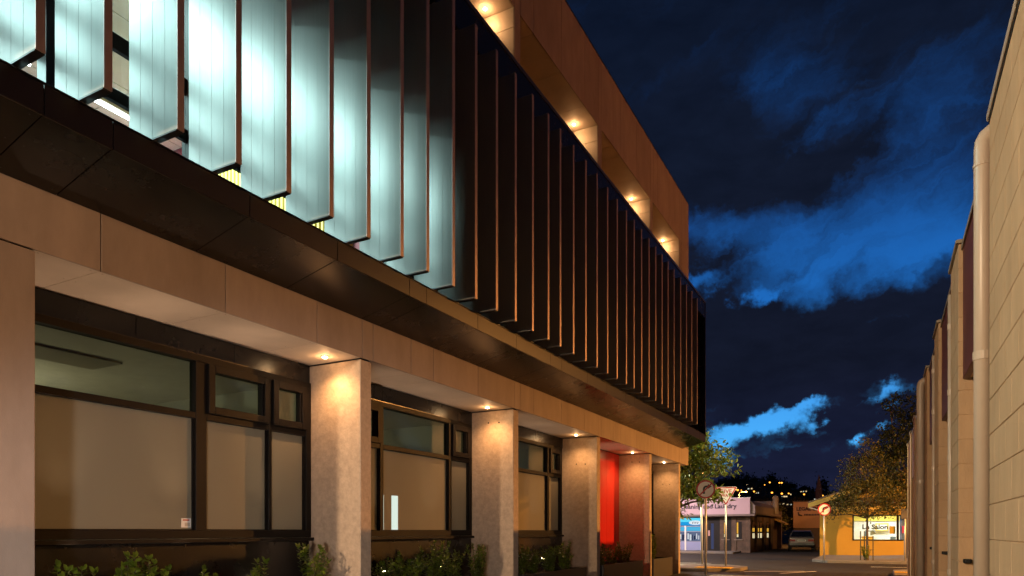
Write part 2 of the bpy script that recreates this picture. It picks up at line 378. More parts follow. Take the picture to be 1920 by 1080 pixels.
for j in range(ny-1):
    for i in range(nx-1): fs_.append((j*nx+i, j*nx+i+1, (j+1)*nx+i+1, (j+1)*nx+i))
tag(MB().add(vs_, fs_).build('hill', m_hill, smooth=True), kind='structure')

# ------------------------------------------------------------------ office building (left)
FX = -5.8; WX = -6.70
OB = thing('office_building', (-9, 12, 0), 'two-tone office building with tall louvre fins over concrete columns', 'building')
COLS = [(6.82, 7.03), (10.90, 11.10), (14.97, 15.17), (18.99, 19.19), (22.10, 22.30)]
BJ = [-1.5, -0.3, 0.95, 2.2, 3.51, 4.76, 6.03, 6.82, 7.03, 7.84, 8.38, 9.64, 10.90, 11.11, 11.66, 12.92, 14.16, 14.97, 15.16, 15.95, 16.50, 17.74, 18.99, 19.25, 19.65, 20.87, 22.10, 22.36, 23.24]
Z_B0, Z_B1 = 3.53, 4.0
# columns
def tie_holes(col, y, zs):
    for x, z in zs:
        mb = MB(); mb.tube([(x, y-.004, z), (x, y-.0005, z)], .016, 8); mb.build('tie_hole', m_core, col)
random.seed(4)
for i, (a, b) in enumerate(COLS):
    c_ = MB().box(FX-.03, WX-.1, a, b, 0, Z_B0-.012).build('column', m_conc, OB, bevel=.008)
    mb = MB().box(FX-.05, WX, a+.02, b-.02, Z_B0-.012, Z_B0); mb.build('shadow_gap', m_core, c_)
    zz = [None, 3.30, 2.9, 3.30, 2.85][i]
    if zz: tie_holes(c_, a, [(-6.12, zz), (-6.34, zz+.01)])
c0 = MB().box(FX, WX-.1, 0.6, 3.0, 0, Z_B0-.012).build('column', m_clad, OB, bevel=.006)
MB().box(FX-.02, WX, .62, 2.98, Z_B0-.012, Z_B0).build('shadow_gap', m_core, c0)
# beam with cladding and soffit boards
beam = MB().box(FX-.022, WX-.3, -1.5, 23.2, Z_B0+.02, Z_B1+.25).build('beam', m_core, OB)
for a, b in zip(BJ, BJ[1:]):
    piece('cladding_panel', m_clad, beam, FX-.02, FX, a+.004, b-.004, Z_B0, Z_B1+.10, .002)
piece('cladding_panel', m_clad, beam, FX-.9, FX-.004, 23.215, 23.235, Z_B0, Z_B1+.10, .002)
sj = [-1.5, .6] + [3.0, 3.51, 4.76, 6.03, 6.82]
for a, b in [(3.0, 3.51), (3.51, 4.76), (4.76, 6.03), (6.03, 6.82), (7.03, 7.84), (7.84, 8.38), (8.38, 9.64), (9.64, 10.9), (11.11, 11.66), (11.66, 12.92), (12.92, 14.16), (14.16, 14.97), (15.16, 15.95), (15.95, 16.5), (16.5, 17.74), (17.74, 18.99), (19.25, 19.65), (19.65, 20.87), (20.87, 22.1), (22.36, 23.2)]:
    s_ = piece('soffit_board', m_soff, beam, FX-.024, WX+.0, a+.002, b-.002, Z_B0+.003, Z_B0+.018, .001)
    mb = MB()
    for x in (FX-.06, FX-.45, WX+.06):
        for y in (a+.05, b-.05): mb.tube([(x, y, Z_B0+.0035), (x, y, Z_B0+.0015)], .007, 6)
    mb.build('screws', m_cap, s_)

# window wall behind the columns
def window_bay(y0, y1, mull, sashes, head=3.215, trans=2.62, sill=1.36, sticker=None):
    w = MB()
    F0, F1 = WX-.06, WX+.055      # frame depth
    w.box(F0, F1, y0, y1, sill-.09, sill)            # sill rail
    w.box(F0, F1, y0, y1, head, head+.075)           # head
    w.box(F0, F1, y0, y0+.07, sill, head); w.box(F0, F1, y1-.09, y1, sill, head)
    for a, b in mull: w.box(F0+.003, F1-.003, a, b, sill, head)
    xs = [y0+.07] + [t for m_ in mull for t in m_] + [y1-.09]
    spans = list(zip(xs[0::2], xs[1::2]))
    for a, b in spans: w.box(F0+.006, F1-.006, a, b, trans-.035, trans+.035)
    win = w.build('window', m_frame, OB, bevel=.004)
    MB().box(F1-.02, F1+.045, y0-.01, y1+.012, sill-.135, sill-.092).build('sill', m_frame, win, bevel=.004)
    for k in range(int((y1-y0)/.62)+1):
        y = y0+.25+k*.62
        if y < y1-.05: MB().tube([(F1+.0, y, sill-.165), (F1+.012, y, sill-.165)], .010, 8).build('drain_cap', m_fasc, win)
    for i, (a, b) in enumerate(spans):
        MB().box(WX-.012, WX-.006, a, b, sill, trans-.035).build('frosted_pane', m_frost, win)
        # glazing bead
        bd = MB()
        bd.box(WX-.005, WX+.02, a, a+.014, sill, trans-.035).box(WX-.005, WX+.02, b-.014, b, sill, trans-.035)
        bd.box(WX-.005, WX+.02, a+.014, b-.014, sill, sill+.012).build('glazing_bead', m_frame, win)
        if i in sashes:
            s_ = MB(); A, B, z0, z1 = a+.004, b-.004, trans+.039, head-.004
            fw = .085
            s_.box(WX-.02, WX+.085, A, A+fw, z0, z1).box(WX-.02, WX+.085, B-fw, B, z0, z1).box(WX-.02, WX+.085, A+fw, B-fw, z0, z0+fw).box(WX-.02, WX+.085, A+fw, B-fw, z1-fw, z1)
            s_.box(WX-.02, WX+.06, A+fw, A+fw+.02, z0+fw, z1-fw).box(WX-.02, WX+.06, B-fw-.02, B-fw, z0+fw, z1-fw)
            sa = s_.build('sash', m_frame, win, bevel=.004)
            MB().box(WX+.0, WX+.006, A+fw+.02, B-fw-.02, z0+fw, z1-fw).build('pane', m_glass, sa)
        else:
            MB().box(WX-.012, WX-.006, a, b, trans+.035, head).build('pane', m_glass, win)
    if sticker:
        st = MB().box(WX-.005, WX-.003, sticker-.12, sticker, sill+.03, sill+.13).build('sticker', m_signw, win)
        MB().box(WX-.0029, WX-.0024, sticker-.10, sticker-.02, sill+.105, sill+.118).build('sticker_print', m_signr, st)
        g = MB()
        for k in range(3): g.box(WX-.0029, WX-.0024, sticker-.075, sticker-.012, sill+.045+k*.014, sill+.053+k*.014)
        g.build('sticker_print', m_cap, st)
    return win
w1 = window_bay(2.2, 6.80, [(3.30, 3.38), (5.07, 5.21), (6.09, 6.14)], [0, 2, 3], sticker=5.05)
w2 = window_bay(7.05, 10.83, [(8.22, 8.30), (10.08, 10.16)], [0, 2])
w3 = window_bay(11.13, 14.84, [(12.0, 12.08), (14.05, 14.15)], [0, 2])
w5 = window_bay(19.25, 22.08, [(20.6, 20.7)], [])
# reflection in the second bay's frosted pane, put in as glowing strips
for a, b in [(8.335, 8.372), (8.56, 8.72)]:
    MB().box(WX-.004, WX-.0035, a, b, 1.372, 1.90).build('reflection_strip', emat('reflection_glow', (0.85, 1.0, 0.86), 0.85), w2)
# head band above the windows and dado wall below
wall = MB()
wall.box(WX-.25, WX-.02, -1.5, 15.06, 0, 1.26).box(WX-.25, WX-.02, 19.0, 23.2, 0, 1.26)
wall = wall.build('dado_wall', m_core, OB)
for bays in [(-1.5, 3.2), (3.2, 6.82), (7.03, 10.9), (11.1, 14.97), (19.19, 22.1)]:
    a, b = bays
    n = max(1, round((b-a)/1.3)); 
    for k in range(n):
        y0, y1 = a+(b-a)*k/n, a+(b-a)*(k+1)/n
        if k == 0: piece('dado_panel', m_dark, wall, WX-.02, WX+.0, a+.003, b-.003, 0.02, 1.22, .002)
        piece('head_panel', m_dark, wall, WX-.02, WX+.015, y0+.003, y1-.003, 3.292, Z_B0, .002)
# red board-clad entrance bay
redw = MB().box(WX-.2, WX-.05, 15.17, 18.99, 0, Z_B0).build('red_wall', m_core, OB)
ys = [15.19 + i*.345 for i in range(12)]
for a, b in zip(ys, ys[1:]):
    piece('red_board', m_red, redw, WX-.05, WX-.02+random.uniform(-.003, .003), a+.003, b-.003, .02, Z_B0-.003, .004)
# ground floor interior
room = MB()
room.box(-12.6, -12.5, -1.5, 15.2, 0, 3.5).box(-12.5, WX-.26, -1.6, -1.5, 0, 3.5).box(-12.5, WX-.26, 15.1, 15.2, 0, 3.5)
room.box(-12.5, WX-.26, 7.0, 7.1, 0, 3.4).box(-12.5, WX-.26, 10.95, 11.05, 0, 3.4)
room = room.build('interior_wall', m_inwall, OB)
MB().box(-12.5, WX-.08, -1.5, 15.1, 3.36, 3.42).build('interior_ceiling', m_inceil, OB)
MB().box(-12.5, WX-.26, -1.5, 15.1, 0.02, 0.06).build('interior_floor', m_carpet, OB)
for y in (3.9, 8.6, 12.8):
    fx = MB().box(-8.6, -8.0, y, y+1.2, 3.335, 3.358).build('ceiling_fitting', m_cap, OB)
for y, e in ((4.2, 58), (9.0, 32), (13.0, 32)):
    lamp('interior_night_light', 'POINT', OB, (-10.2, y, 2.3), e, (1.0, 0.90, 0.66), shadow_soft_size=.3)

# louvre box -----------------------------------------------------------------
BX = -5.052; BZ0, BZ1 = 4.183, 4.395
Y_E = 22.4
box = MB()
# sloped underside carrier, back wall (dark beyond the lit room), end plate
box.prism([(FX-.02, Z_B1+.10), (BX-.03, BZ0+.10), (BX-.03, BZ1-.03), (FX-.02, BZ1-.03)], 'y', -1.5, Y_E-.03)
box.box(FX-.1, FX-.02, 7.05, Y_E-.02, BZ1, 8.80)
box.box(FX-.1, FX-.02, -1.5, 7.05, 6.80, 8.80)
box = box.build('louvre_box', m_core, OB)
SJ = [-1.5, -0.6, 0.6, 1.45, 2.67, 3.15, 4.41, 5.55, 6.8, 7.15, 8.39, 9.55, 10.79, 11.26, 12.46, 13.53, 14.69, 15.32, 16.4, 17.51, 18.7, 19.29, 20.1, 20.9, 21.6, Y_E]
tz = (BZ0-Z_B1)/(BX-FX)
for a, b in zip(SJ, SJ[1:]):
    mb = MB(); x0, x1 = FX+.004, BX-.004
    z0, z1 = Z_B1+.012, Z_B1+.012+tz*(x1-x0)
    mb.prism([(x0, z0), (x1, z1), (x1, z1+.02), (x0, z0+.02)], 'y', a+.004, b-.004)
    sp = mb.build('soffit_panel', m_dark, box, bevel=.0015)
    sc_ = MB()
    for y in (a+.06, b-.06):
        for t in (.08, .5, .92):
            x = x0+(x1-x0)*t; z = z0+(z1-z0)*t
            sc_.tube([(x, y, z+.001), (x+.0005, y, z-.002)], .005, 6)
    sc_.build('screws', m_fasc, sp)
    piece('fascia_panel', m_fasc, box, BX-.02, BX, a+.002, b-.002, BZ0, BZ1, .003)
# channel lip on top of the fascia
MB().box(BX-.19, BX-.021, -1.5, Y_E-.01, BZ1-.03, BZ1-.012).build('fin_channel', m_fasc, box)
MB().box(BX-.012, BX+.012, -1.5, Y_E, BZ1, BZ1+.012).build('fascia_lip', m_fasc, box, bevel=.003)
# top band: dark fascia then a sloped cap that catches the sky
top = MB().prism([(BX, 8.10), (BX, 8.60), (BX-.05, 8.66), (FX-.02, 8.66), (FX-.02, 8.10)], 'y', -1.5, Y_E).build('top_fascia', m_dark, box)
MB().prism([(BX+.012, 8.58), (BX+.012, 8.64), (BX-.10, 8.81), (FX-.02, 8.83), (FX-.02, 8.665), (BX-.06, 8.665)], 'y', -1.5, Y_E+.012).build('top_cap', mat('cap_flashing', (0.05, 0.05, 0.055), 0.3, spec=0.6), box, bevel=.004)
# end frame
MB().box(FX, BX, Y_E-.045, Y_E, BZ0+.08, 8.6).build('end_plate', m_dark, box)
MB().box(BX-.05, BX+.008, Y_E-.05, Y_E+.012, BZ1+.014, 8.575).build('end_frame', m_fasc, box, bevel=.004)
for z in (5.2, 6.6, 7.6):
    MB().box(FX+.02, BX-.05, Y_E-.06, Y_E-.046, z, z+.02).build('end_rail', m_fasc, box)
# dividing posts
for y in (2.95, 7.0, 11.0, 15.05, 19.1):
    MB().box(-5.68, -5.56, y, y+.12, BZ1, 8.1).build('post', m_fasc, box)
# fins
FINS = [.86, 1.42, 1.98, 2.543, 2.981, 3.551, 4.098, 4.655, 5.214, 5.77, 6.343, 6.843, 7.402, 7.949, 8.512, 9.073, 9.638, 10.201, 10.671, 11.227, 11.795, 12.346, 12.91, 13.462, 14.033, 14.537, 15.069, 15.615, 16.147, 16.675, 17.203, 17.762, 18.419, 19.027, 19.621, 20.25]
F_Z0, F_Z1, F_W, F_T = 4.447, 8.08, 0.60, 0.058
def fin_mesh():
    h = F_W/2; t = F_T/2; poly = []
    xs = [-h+.006, -h+.15, -h+.30, -h+.45, h-.012]
    def side(sgn, seq):
        out = []
        for k, x in enumerate(seq):
            if 0 < k < len(seq)-1: out += [(x-.002, sgn*t), (x, sgn*(t-.0009)), (x+.002, sgn*t)] if seq[0] < seq[-1] else [(x+.002, sgn*t), (x, sgn*(t-.0009)), (x-.002, sgn*t)]
            else: out.append((x, sgn*t))
        return out
    poly = side(-1, xs) + side(1, xs[::-1])
    return MB().prism(poly, 'z', F_Z0, F_Z1)
fin_me = edge_me = cap_me = pin_me = None
def raw(mb, name, m):
    me = bpy.data.meshes.new(name); me.from_pydata(mb.v, [], mb.f); bm = bmesh.new(); bm.from_mesh(me)
    bmesh.ops.recalc_face_normals(bm, faces=bm.faces); bm.to_mesh(me); bm.free(); me.materials.append(m); return me
fin_me = raw(fin_mesh(), 'fin', m_fin)
edge_me = raw(MB().box(F_W/2-.012, F_W/2, -F_T/2-.001, F_T/2+.001, F_Z0-.004, F_Z1+.004), 'edge_trim', m_finedge)
cap_me = raw(MB().box(-F_W/2, F_W/2-.0125, -F_T/2-.0015, F_T/2+.0015, F_Z0-.012, F_Z0-.0005), 'bottom_cap', m_fasc)
pin_me = raw(MB().tube([(0, 0, F_Z0-.075), (0, 0, F_Z0-.012)], .016, 10).tube([(0.0, 0, F_Z0-.045), (0.0, 0, F_Z0-.02)], .026, 10), 'pivot', m_steel)
brk_me = raw(MB().box(-.02, .02, -.02, .02, F_Z1, F_Z1+.03).box(-.26, -.02, -.012, .012, F_Z1+.004, F_Z1+.02), 'top_bracket', m_finedge)
FXC = -5.094
for y in FINS:
    w = Vector((FXC, y-F_T/2, 0))
    o = bpy.data.objects.new('fin', fin_me); C.objects.link(o); o.parent = OB; o.location = w-org(OB)
    o.rotation_euler = (0, 0, R(random.uniform(-.5, .5)))
    for nm, me in (('edge_trim', edge_me), ('bottom_cap', cap_me), ('pivot', pin_me), ('top_bracket', brk_me)):
        p = bpy.data.objects.new(nm, me); C.objects.link(p); p.parent = o
# upper window wall of the lit room
uw = MB(); UX = FX-.06
uw.box(UX-.03, UX+.02, -1.5, 7.05, 4.40, 4.52).box(UX-.03, UX+.02, -1.5, 7.05, 5.05, 5.16).box(UX-.03, UX+.02, -1.5, 7.05, 5.50, 5.64).box(UX-.03, UX+.02, -1.5, 7.05, 6.70, 6.80)
for y in (-.4, .9, 2.2, 4.36, 5.68, 6.98): uw.box(UX-.06, UX+.045, y, y+.07, 4.52, 6.70)
uw = uw.build('upper_window', m_frame, OB, bevel=.004)
yy = [-1.5, -.33, .97, 2.27, 4.43, 5.75, 7.05]
for a, b in zip(yy, yy[1:]):
    for z0, z1 in ((4.52, 5.05), (5.16, 5.5), (5.64, 6.70)):
        MB().box(UX-.012, UX-.006, a, b-.07, z0, z1).build('pane', m_glass2, uw)
# lit upper room
ur = MB().box(-12.1, -12.0, -1.5, 7.1, 4.3, 7.4).box(-12, UX-.06, -1.6, -1.5, 4.3, 7.4).build('upper_wall', m_inpink, OB)
part_w = MB().box(-12, UX-.06, 7.06, 7.16, 4.3, 7.4).build('partition', m_inpink, OB)
mb = MB().box(-12, UX-.06, -1.5, 7.05, 4.3, 4.36).build('upper_floor', m_carpet, OB)
cy = [-1.5+i*.61 for i in range(15)]
ceil = MB().box(-12.1, UX-.02, -1.6, 7.16, 7.28, 7.4).build('upper_ceiling', m_core, OB)
for i in range(10):
    for j in range(14):
        x0 = -12+i*.61
        piece('ceiling_tile', m_inceil, ceil, x0+.006, x0+.604, -1.5+j*.61+.006, -1.5+j*.61+.604, 7.255, 7.279, .003)
# ribbed yellow screen and pink bulkhead seen between the fins
for i in range(34):
    piece('screen_rib', m_inyel, part_w, -6.2-i*.075, -6.2-i*.075+.045, 6.98, 7.055, 4.4, 7.1, .006)
for x, y in [(-7.0, -.4), (-7.0, .9), (-7.0, 2.2), (-7.0, 3.5), (-7.0, 4.8), (-7.0, 6.1), (-9.4, .6), (-9.4, 2.4), (-9.4, 4.2), (-9.4, 5.9)]:
    lt = MB().box(x-.05, x+.05, y-.62, y+.62, 7.19, 7.254).build('tube_light', m_cap, OB)
    MB().tube([(x, y-.6, 7.165), (x, y+.6, 7.165)], .022, 8).build('tube', m_tube, lt)
lamp('tube_row_glow', 'AREA', OB, (-7.0, 2.85, 7.13), 270, COOL, shape='RECTANGLE', size=.06, size_y=7.7)
lamp('room_light', 'AREA', OB, (-9.0, 2.8, 7.14), 1250, COOL, shape='RECTANGLE', size=4.6, size_y=8.2)

# upper storey ----------------------------------------------------------------
UZ0, UZ1 = 10.65, 12.24
for a, b in COLS:
    c_ = MB().box(FX-.02, WX-.1, a+.004, b-.004, 8.6, UZ0+.1).build('upper_column', m_core, OB)
    for z0, z1 in ((8.6, 10.29), (10.30, UZ0-.004)):
        piece('cladding_panel', m_soff, c_, FX-.022, WX, a-.014, a+.004, z0, z1, .002)
    piece('cladding_panel', m_clad, c_, FX-.02, FX, a-.012, b+.012, 8.6, UZ0-.004, .002)
    piece('cladding_panel', m_soff, c_, FX-.022, WX, b-.004, b+.014, 8.6, UZ0-.004, .002)
par = MB().box(FX-.022, WX-.4, -1.5, 23.2, UZ0+.02, UZ1-.01).build('parapet', m_core, OB)
for a, b in zip(BJ, BJ[1:]):
    piece('cladding_panel', m_clad, par, FX-.02, FX, a+.004, b-.004, UZ0, UZ1, .002)
    piece('soffit_board', m_soff, par, FX-.024, WX, a+.003, b-.003, UZ0+.003, UZ0+.018, .001)
MB().box(FX-.022, FX+.006, -1.5, 23.245, UZ1+.001, UZ1+.03).box(WX-.4, FX-.022, -1.5, 23.245, UZ1+.001, UZ1+.03).build('parapet_cap', m_fasc, par)
piece('cladding_panel', m_clad, par, FX-.9, FX-.004, 23.215, 23.235, UZ0, UZ1, .002)
endc = MB().box(FX-.02, WX, 22.34, 23.2, 8.0, UZ0).box(FX-.021, FX-.85, 22.45, 23.2, 4.1, 8.05).build('corner_pier', m_core, OB)
piece('cladding_panel', m_clad, endc, FX-.02, FX, 22.345, 23.24, 4.115, UZ0-.008, .002)
piece('cladding_panel', m_clad, endc, FX-.9, FX-.004, 23.215, 23.235, 4.115, UZ0-.008, .002)
MB().box(WX-.3, WX-.12, -1.5, 23.2, 8.6, UZ0+.1).build('upper_back_wall', m_dark, OB)
# body, end wall, roof
MB().box(-18, -12.65, -1.5, 23.2, 0, 11.9).box(-12.65, WX-.35, -1.5, 23.2, 7.45, 11.8).box(-12.65, WX-.35, 15.3, 23.2, 0.0, 7.45).box(-12.65, WX-.35, 7.3, 15.25, 3.55, 7.45).box(-12.65, WX-.35, -1.5, 7.2, 3.5, 4.29).build('building_body', m_clad, OB)

# downlights -----------------------------------------------------------------
def downlight(x, y, z, mm, energy, ang, glow):
    d = MB().tube([(x, y, z+.001), (x, y, z-.008)], .055, 14).build('downlight', m_cap, OB)
    MB().sphere((x, y, z-.012), (.034, .034, .016), 10, 6).build('lens', mm, d)
    lamp('downlight_beam', 'SPOT', d, (x, y, z-.04), energy, WARM, spot_size=R(ang), spot_blend=1.0, shadow_soft_size=.03)
    lamp('downlight_glow', 'POINT', d, (x, y, z-.09), glow, WARM, shadow_soft_size=.03)
for y in (6.55, 10.57, 14.55, 18.52, 21.63): downlight(-6.17, y, Z_B0+.003, m_bulb, 78, 140, 2.6)
for y in (6.55, 10.68, 14.68, 18.73, 21.88): downlight(-6.28, y, UZ0+.003, m_bulb2, 20, 165, 4.5)

# ------------------------------------------------------------------ planters and shrubs
def planter(y0, y1, label, x1=-5.80, h=.55):
    t = thing('planter', ((x1+WX)/2, (y0+y1)/2, 0), label, 'planter', 'steel planter boxes along the facade')
    mb = MB(); xb = WX+.06
    mb.box(x1-.012, x1, y0, y1, .0, h).box(xb, xb+.012, y0, y1, 0, h).box(xb+.012, x1-.012, y0, y0+.012, 0, h).box(xb+.012, x1-.012, y1-.012, y1, 0, h)
    mb.build('box', m_planter, t)
    MB().box(x1-.03, x1+.004, y0-.004, y1+.004, h, h+.008).box(xb, xb+.03, y0-.004, y1+.004, h, h+.008).build('rim', m_planter, t)
    s = MB(); n = 14
    vs, fs = [], []
    for i in range(n+1):
        for j in range(5):
            vs.append((xb+.012+(x1-xb-.024)*j/4, y0+.012+(y1-y0-.024)*i/n, h-.07+random.uniform(-.02, .02)))
    for i in range(n):
        for j in range(4): fs.append((i*5+j, i*5+j+1, i*5+j+6, i*5+j+5))
    s.add(vs, fs).build('soil', m_soil, t); return t
planter(3.15, 6.70, 'long dark planter box under the nearest wide window')
planter(7.15, 10.7, 'dark planter box between the first two concrete columns')
planter(11.25, 14.25, 'dark planter box with dense shrubs before the red bay')
planter(15.3, 18.3, 'dark planter box in front of the red boards')
planter(19.3, 21.25, 'short dark planter box at the last column')
m_leafS = leafmat('shrub_leaf', (0.09, 0.15, 0.012), (0.22, 0.27, 0.025), 0.3)
m_stem = mat('shrub_stem', (0.07, 0.06, 0.025), 0.7)
def leaf_quads(P, D, N, L, W):
    """numpy leaf builder: position, direction, normal -> 6-vert folded leaf"""
    S = np.cross(D, N); S /= (np.linalg.norm(S, axis=1, keepdims=True)+1e-9)
    N2 = np.cross(S, D)
    a = P; e = P + D*L[:, None]; m1 = P + D*(L*.35)[:, None]; m2 = P + D*(L*.72)[:, None]
    w = W[:, None]*.5; up = N2*(W*.16)[:, None]
    V = np.stack([a, m1+S*w+up, m2+S*w*.8+up, e, m2-S*w*.8+up, m1-S*w+up], 1).reshape(-1, 3)
    n = len(P); b = np.arange(n)*6
    F = np.concatenate([np.stack([b, b+1, b+2, b+3], 1), np.stack([b, b+3, b+4, b+5], 1)], 0)
    return V, F
def np_mesh(name, V, F, m, parent):
    o0 = org(parent); me = bpy.data.meshes.new(name)
    V = V - np.array(o0)
    me.vertices.add(len(V)); me.vertices.foreach_set('co', V.astype(np.float32).ravel())
    me.loops.add(F.size); me.loops.foreach_set('vertex_index', F.astype(np.int32).ravel())
    me.polygons.add(len(F)); me.polygons.foreach_set('loop_start', np.arange(len(F), dtype=np.int32)*F.shape[1])
    me.update(calc_edges=True); me.validate(); me.materials.append(m)
    o = bpy.data.objects.new(name, me); C.objects.link(o); o.parent = parent; ORG[o.name] = o0; return o
def unit(a): return a/(np.linalg.norm(a, axis=1, keepdims=True)+1e-9)
def shrub(x, y, z, h, spread, nst, label, seed, leaf=.055, lean=0.0):
    t = thing('shrub', (x, y, z), label, 'shrub', 'leafy shrubs in the planters')
    rg = np.random.default_rng(seed); mb = MB(); P, D, N, L = [], [], [], []
    for k in range(nst):
        a = rg.uniform(0, 2*math.pi); r = spread*math.sqrt(rg.uniform(.02, 1)); hh = h*rg.uniform(.55, 1.0) if k else h
        tip = Vector((x+r*math.cos(a)*.7, y+r*math.sin(a)+lean, z+hh)); base = Vector((x+.15*r*math.cos(a), y+.25*r*math.sin(a), z-.04))
        mid = base.lerp(tip, .5)+Vector((rg.uniform(-.03, .03), rg.uniform(-.04, .04), .02))
        pts = [base, base.lerp(mid, .5), mid, mid.lerp(tip, .55), tip]
        mb.tube(pts, [.007, .006, .005, .004, .002], 5)
        nl = int(hh/.024)
        for i in range(nl):
            f = .22+.78*(i+rg.uniform(0, .5))/nl
            q = f*4; s0 = min(3, int(q)); p = pts[s0].lerp(pts[s0+1], q-s0)
            ang = i*2.4+rg.uniform(-.4, .4)
            d = Vector((math.cos(ang), math.sin(ang), rg.uniform(.1, .9))).normalized()
            P.append(p); D.append(d); N.append((rg.normal(0, .35), rg.normal(0, .35), 1)); L.append(leaf*rg.uniform(.7, 1.25)*(1.1-.45*f))
        for i in range(4):
            d = Vector((rg.normal(0, .5), rg.normal(0, .5), 1)).normalized(); P.append(tip); D.append(d); N.append((1, .3, .2)); L.append(leaf*rg.uniform(.5, .9))
    mb.build('stems', m_stem, t)
    P, D, N, L = (np.array(q, float) for q in (P, D, N, L))
    V, F = leaf_quads(P, unit(D), unit(N), L, L*.66); np_mesh('leaves', V, F, m_leafS, t)
SH = [(-6.25, 3.55, 0.6, .16, 9, 'lowest shrub at the left edge under the wide window'),
      (-6.15, 3.95, 0.67, .15, 10, 'upright shrub left of centre under the nearest wide window'),
      (-6.2, 4.30, 0.64, .15, 9, 'bushy shrub beneath the middle of the nearest wide window'),
      (-6.25, 4.9, 0.5, .12, 7, 'small shrub tip under the sticker on the window'),
      (-6.2, 5.55, 0.56, .10, 4, 'pair of round leaf tips under the middle opening sash'),
      (-6.1, 6.28, 0.72, .20, 9, 'bright leafy shrub against the first concrete column'),
      (-6.15, 7.75, 0.5, .26, 14, 'dark shrub just past the first column'),
      (-6.2, 8.35, 0.58, .28, 16, 'dense shrub below the glowing reflection strips on the second window'),
      (-6.15, 8.95, 0.72, .30, 16, 'tall dense shrub in the middle of the second bay'),
      (-6.2, 9.55, 0.56, .28, 15, 'dense shrub right of centre in the second bay'),
      (-6.15, 10.2, 0.66, .24, 14, 'shrub reaching up against the second concrete column'),
      (-6.15, 11.75, 0.62, .30, 16, 'shrub just past the second concrete column'),
      (-6.2, 12.4, 0.5, .28, 15, 'low shrub in the middle of the third bay'),
      (-6.15, 13.05, 0.58, .28, 16, 'shrub right of centre in the third bay'),
      (-6.1, 13.75, 0.66, .26, 15, 'tall shrub against the third concrete column'),
      (-6.15, 15.95, 0.6, .30, 15, 'shrub at the left of the red bay'),
      (-6.15, 16.8, 0.52, .30, 15, 'low shrub in front of the red boards'),
      (-6.1, 17.6, 0.6, .30, 14, 'shrub against the fourth concrete column'),
      (-6.1, 20.1, 0.78, .20, 14, 'lone upright shrub before the last concrete column')]
for k, (x, y, h, sp, n, lab) in enumerate(SH): shrub(x, y, .46, h-.1+.08, sp*1.05, int(n*1.25), lab, 40+k, leaf=.088 if y < 7 else .08)

# small uplights added in the planters to brighten the soffit
WHERE = ['left of the nearest window bay', 'in the middle of the nearest window bay', 'beside the first column', 'left in the second bay', 'right in the second bay', 'left in the third bay', 'right in the third bay', 'before the red boards', 'at the last column']
for (y, e), wd in zip([(3.7, 95), (4.85, 95), (6.05, 80), (8.1, 75), (9.6, 75), (12.1, 70), (13.5, 70), (17.0, 55), (20.6, 45)], WHERE):
    gl = thing('added_uplight', (-6.52, y, .47), 'small black uplight added for the soffit '+wd, 'fill light', 'uplights added in the planters')
    MB().tube([(-6.52, y, .40), (-6.52, y, .66)], .008, 6).build('spike', m_black, gl)
    MB().tube([(-6.525, y, .64), (-6.50, y, .76)], [.03, .04], 10).build('lamp_head', m_black, gl)
    MB().tube([(-6.4985, y, .766), (-6.498, y, .769)], .034, 10).build('lens', m_bulb, gl)
    _d = Vector((-6.26, y, 3.53)) - Vector((-6.495, y, .79))
    lamp('added_uplight_beam', 'SPOT', gl, (-6.495, y, .80), e, (1.0, .66, .42), rot=_d.to_track_quat('-Z', 'Y').to_euler(), spot_size=R(46), spot_blend=.9, shadow_soft_size=.03)

# ------------------------------------------------------------------ block building (right)
RB = thing('block_building', (3, 12, 0), 'cream painted block building with piers, downpipes and maroon panels', 'building')
RX = .523; RT = 3.70
rcore = MB().box(RX+.005, RX+.2, -6, 4.80, 0, RT).box(.93, 1.1, 4.80, 22.15, 0, RT-.02).box(1.1, 9, -6, 22.15, 0, RT-.12)
PIERS = [6.75+2.45*i for i in range(7)]
for y in PIERS: rcore.box(RX+.005, .93, y+.006, y+.74, 0, RT)
rcore = rcore.build('mortar_core', m_mortar, RB)
nb = 0
for ci in range(19):
    z0 = ci*.2 - .1 + .002; z1 = z0+.196
    z0 = max(0, z0); z1 = min(RT, z1)
    off = .2 if ci % 2 else 0
    y = 4.81
    first = .2 if ci % 2 else .4
    while y > 2.6:
        L = first; first = .4
        piece('block', m_block, RB, RX, RX+.1, y-L+.002, y-.002, z0, z1, .003); y -= L; nb += 1
    for pi, py in enumerate(PIERS):
        if pi < 5 and z1 > .0:
            a = .36 if ci % 2 else .18       # corner return alternates
            segs = [(0, .39), (.39, .75)] if ci % 2 else [(0, .19), (.19, .58), (.58, .75)]
            if pi > 1: segs = [(0, .75)]
            for (u, v) in segs:
                depth = .40 if u == 0 else .1
                piece('block', m_block, RB, RX, RX+depth, py+u+.002, py+v-.002, z0, z1, .003); nb += 1
MB().box(RX-.014, RX+.24, -6, 4.82, RT+.004, RT+.045).build('coping', m_pipe, RB, bevel=.004)
MB().box(RX-.004, RX+.2, -6, 4.815, RT-.012, RT+.003).build('coping_shadow', m_core, RB)
for py in PIERS: MB().box(RX-.02, 1.0, py-.015, py+.77, RT+.004, RT+.035).build('coping', m_cap, RB, bevel=.004)
gaps = [(4.83, 6.74)] + [(py+.76, py+2.44) for py in PIERS[:-1]]
for a, b in gaps:
    pn = MB().box(.553, .60, a, b, 2.59, RT-.06).build('maroon_panel', m_maroon, RB, bevel=.004)
    MB().box(.60, .93, a, b, 2.60, 2.64).build('panel_soffit', m_block, pn)
    MB().box(.54, .64, a, b, RT-.058, RT-.02).build('panel_cap', m_cap, pn)
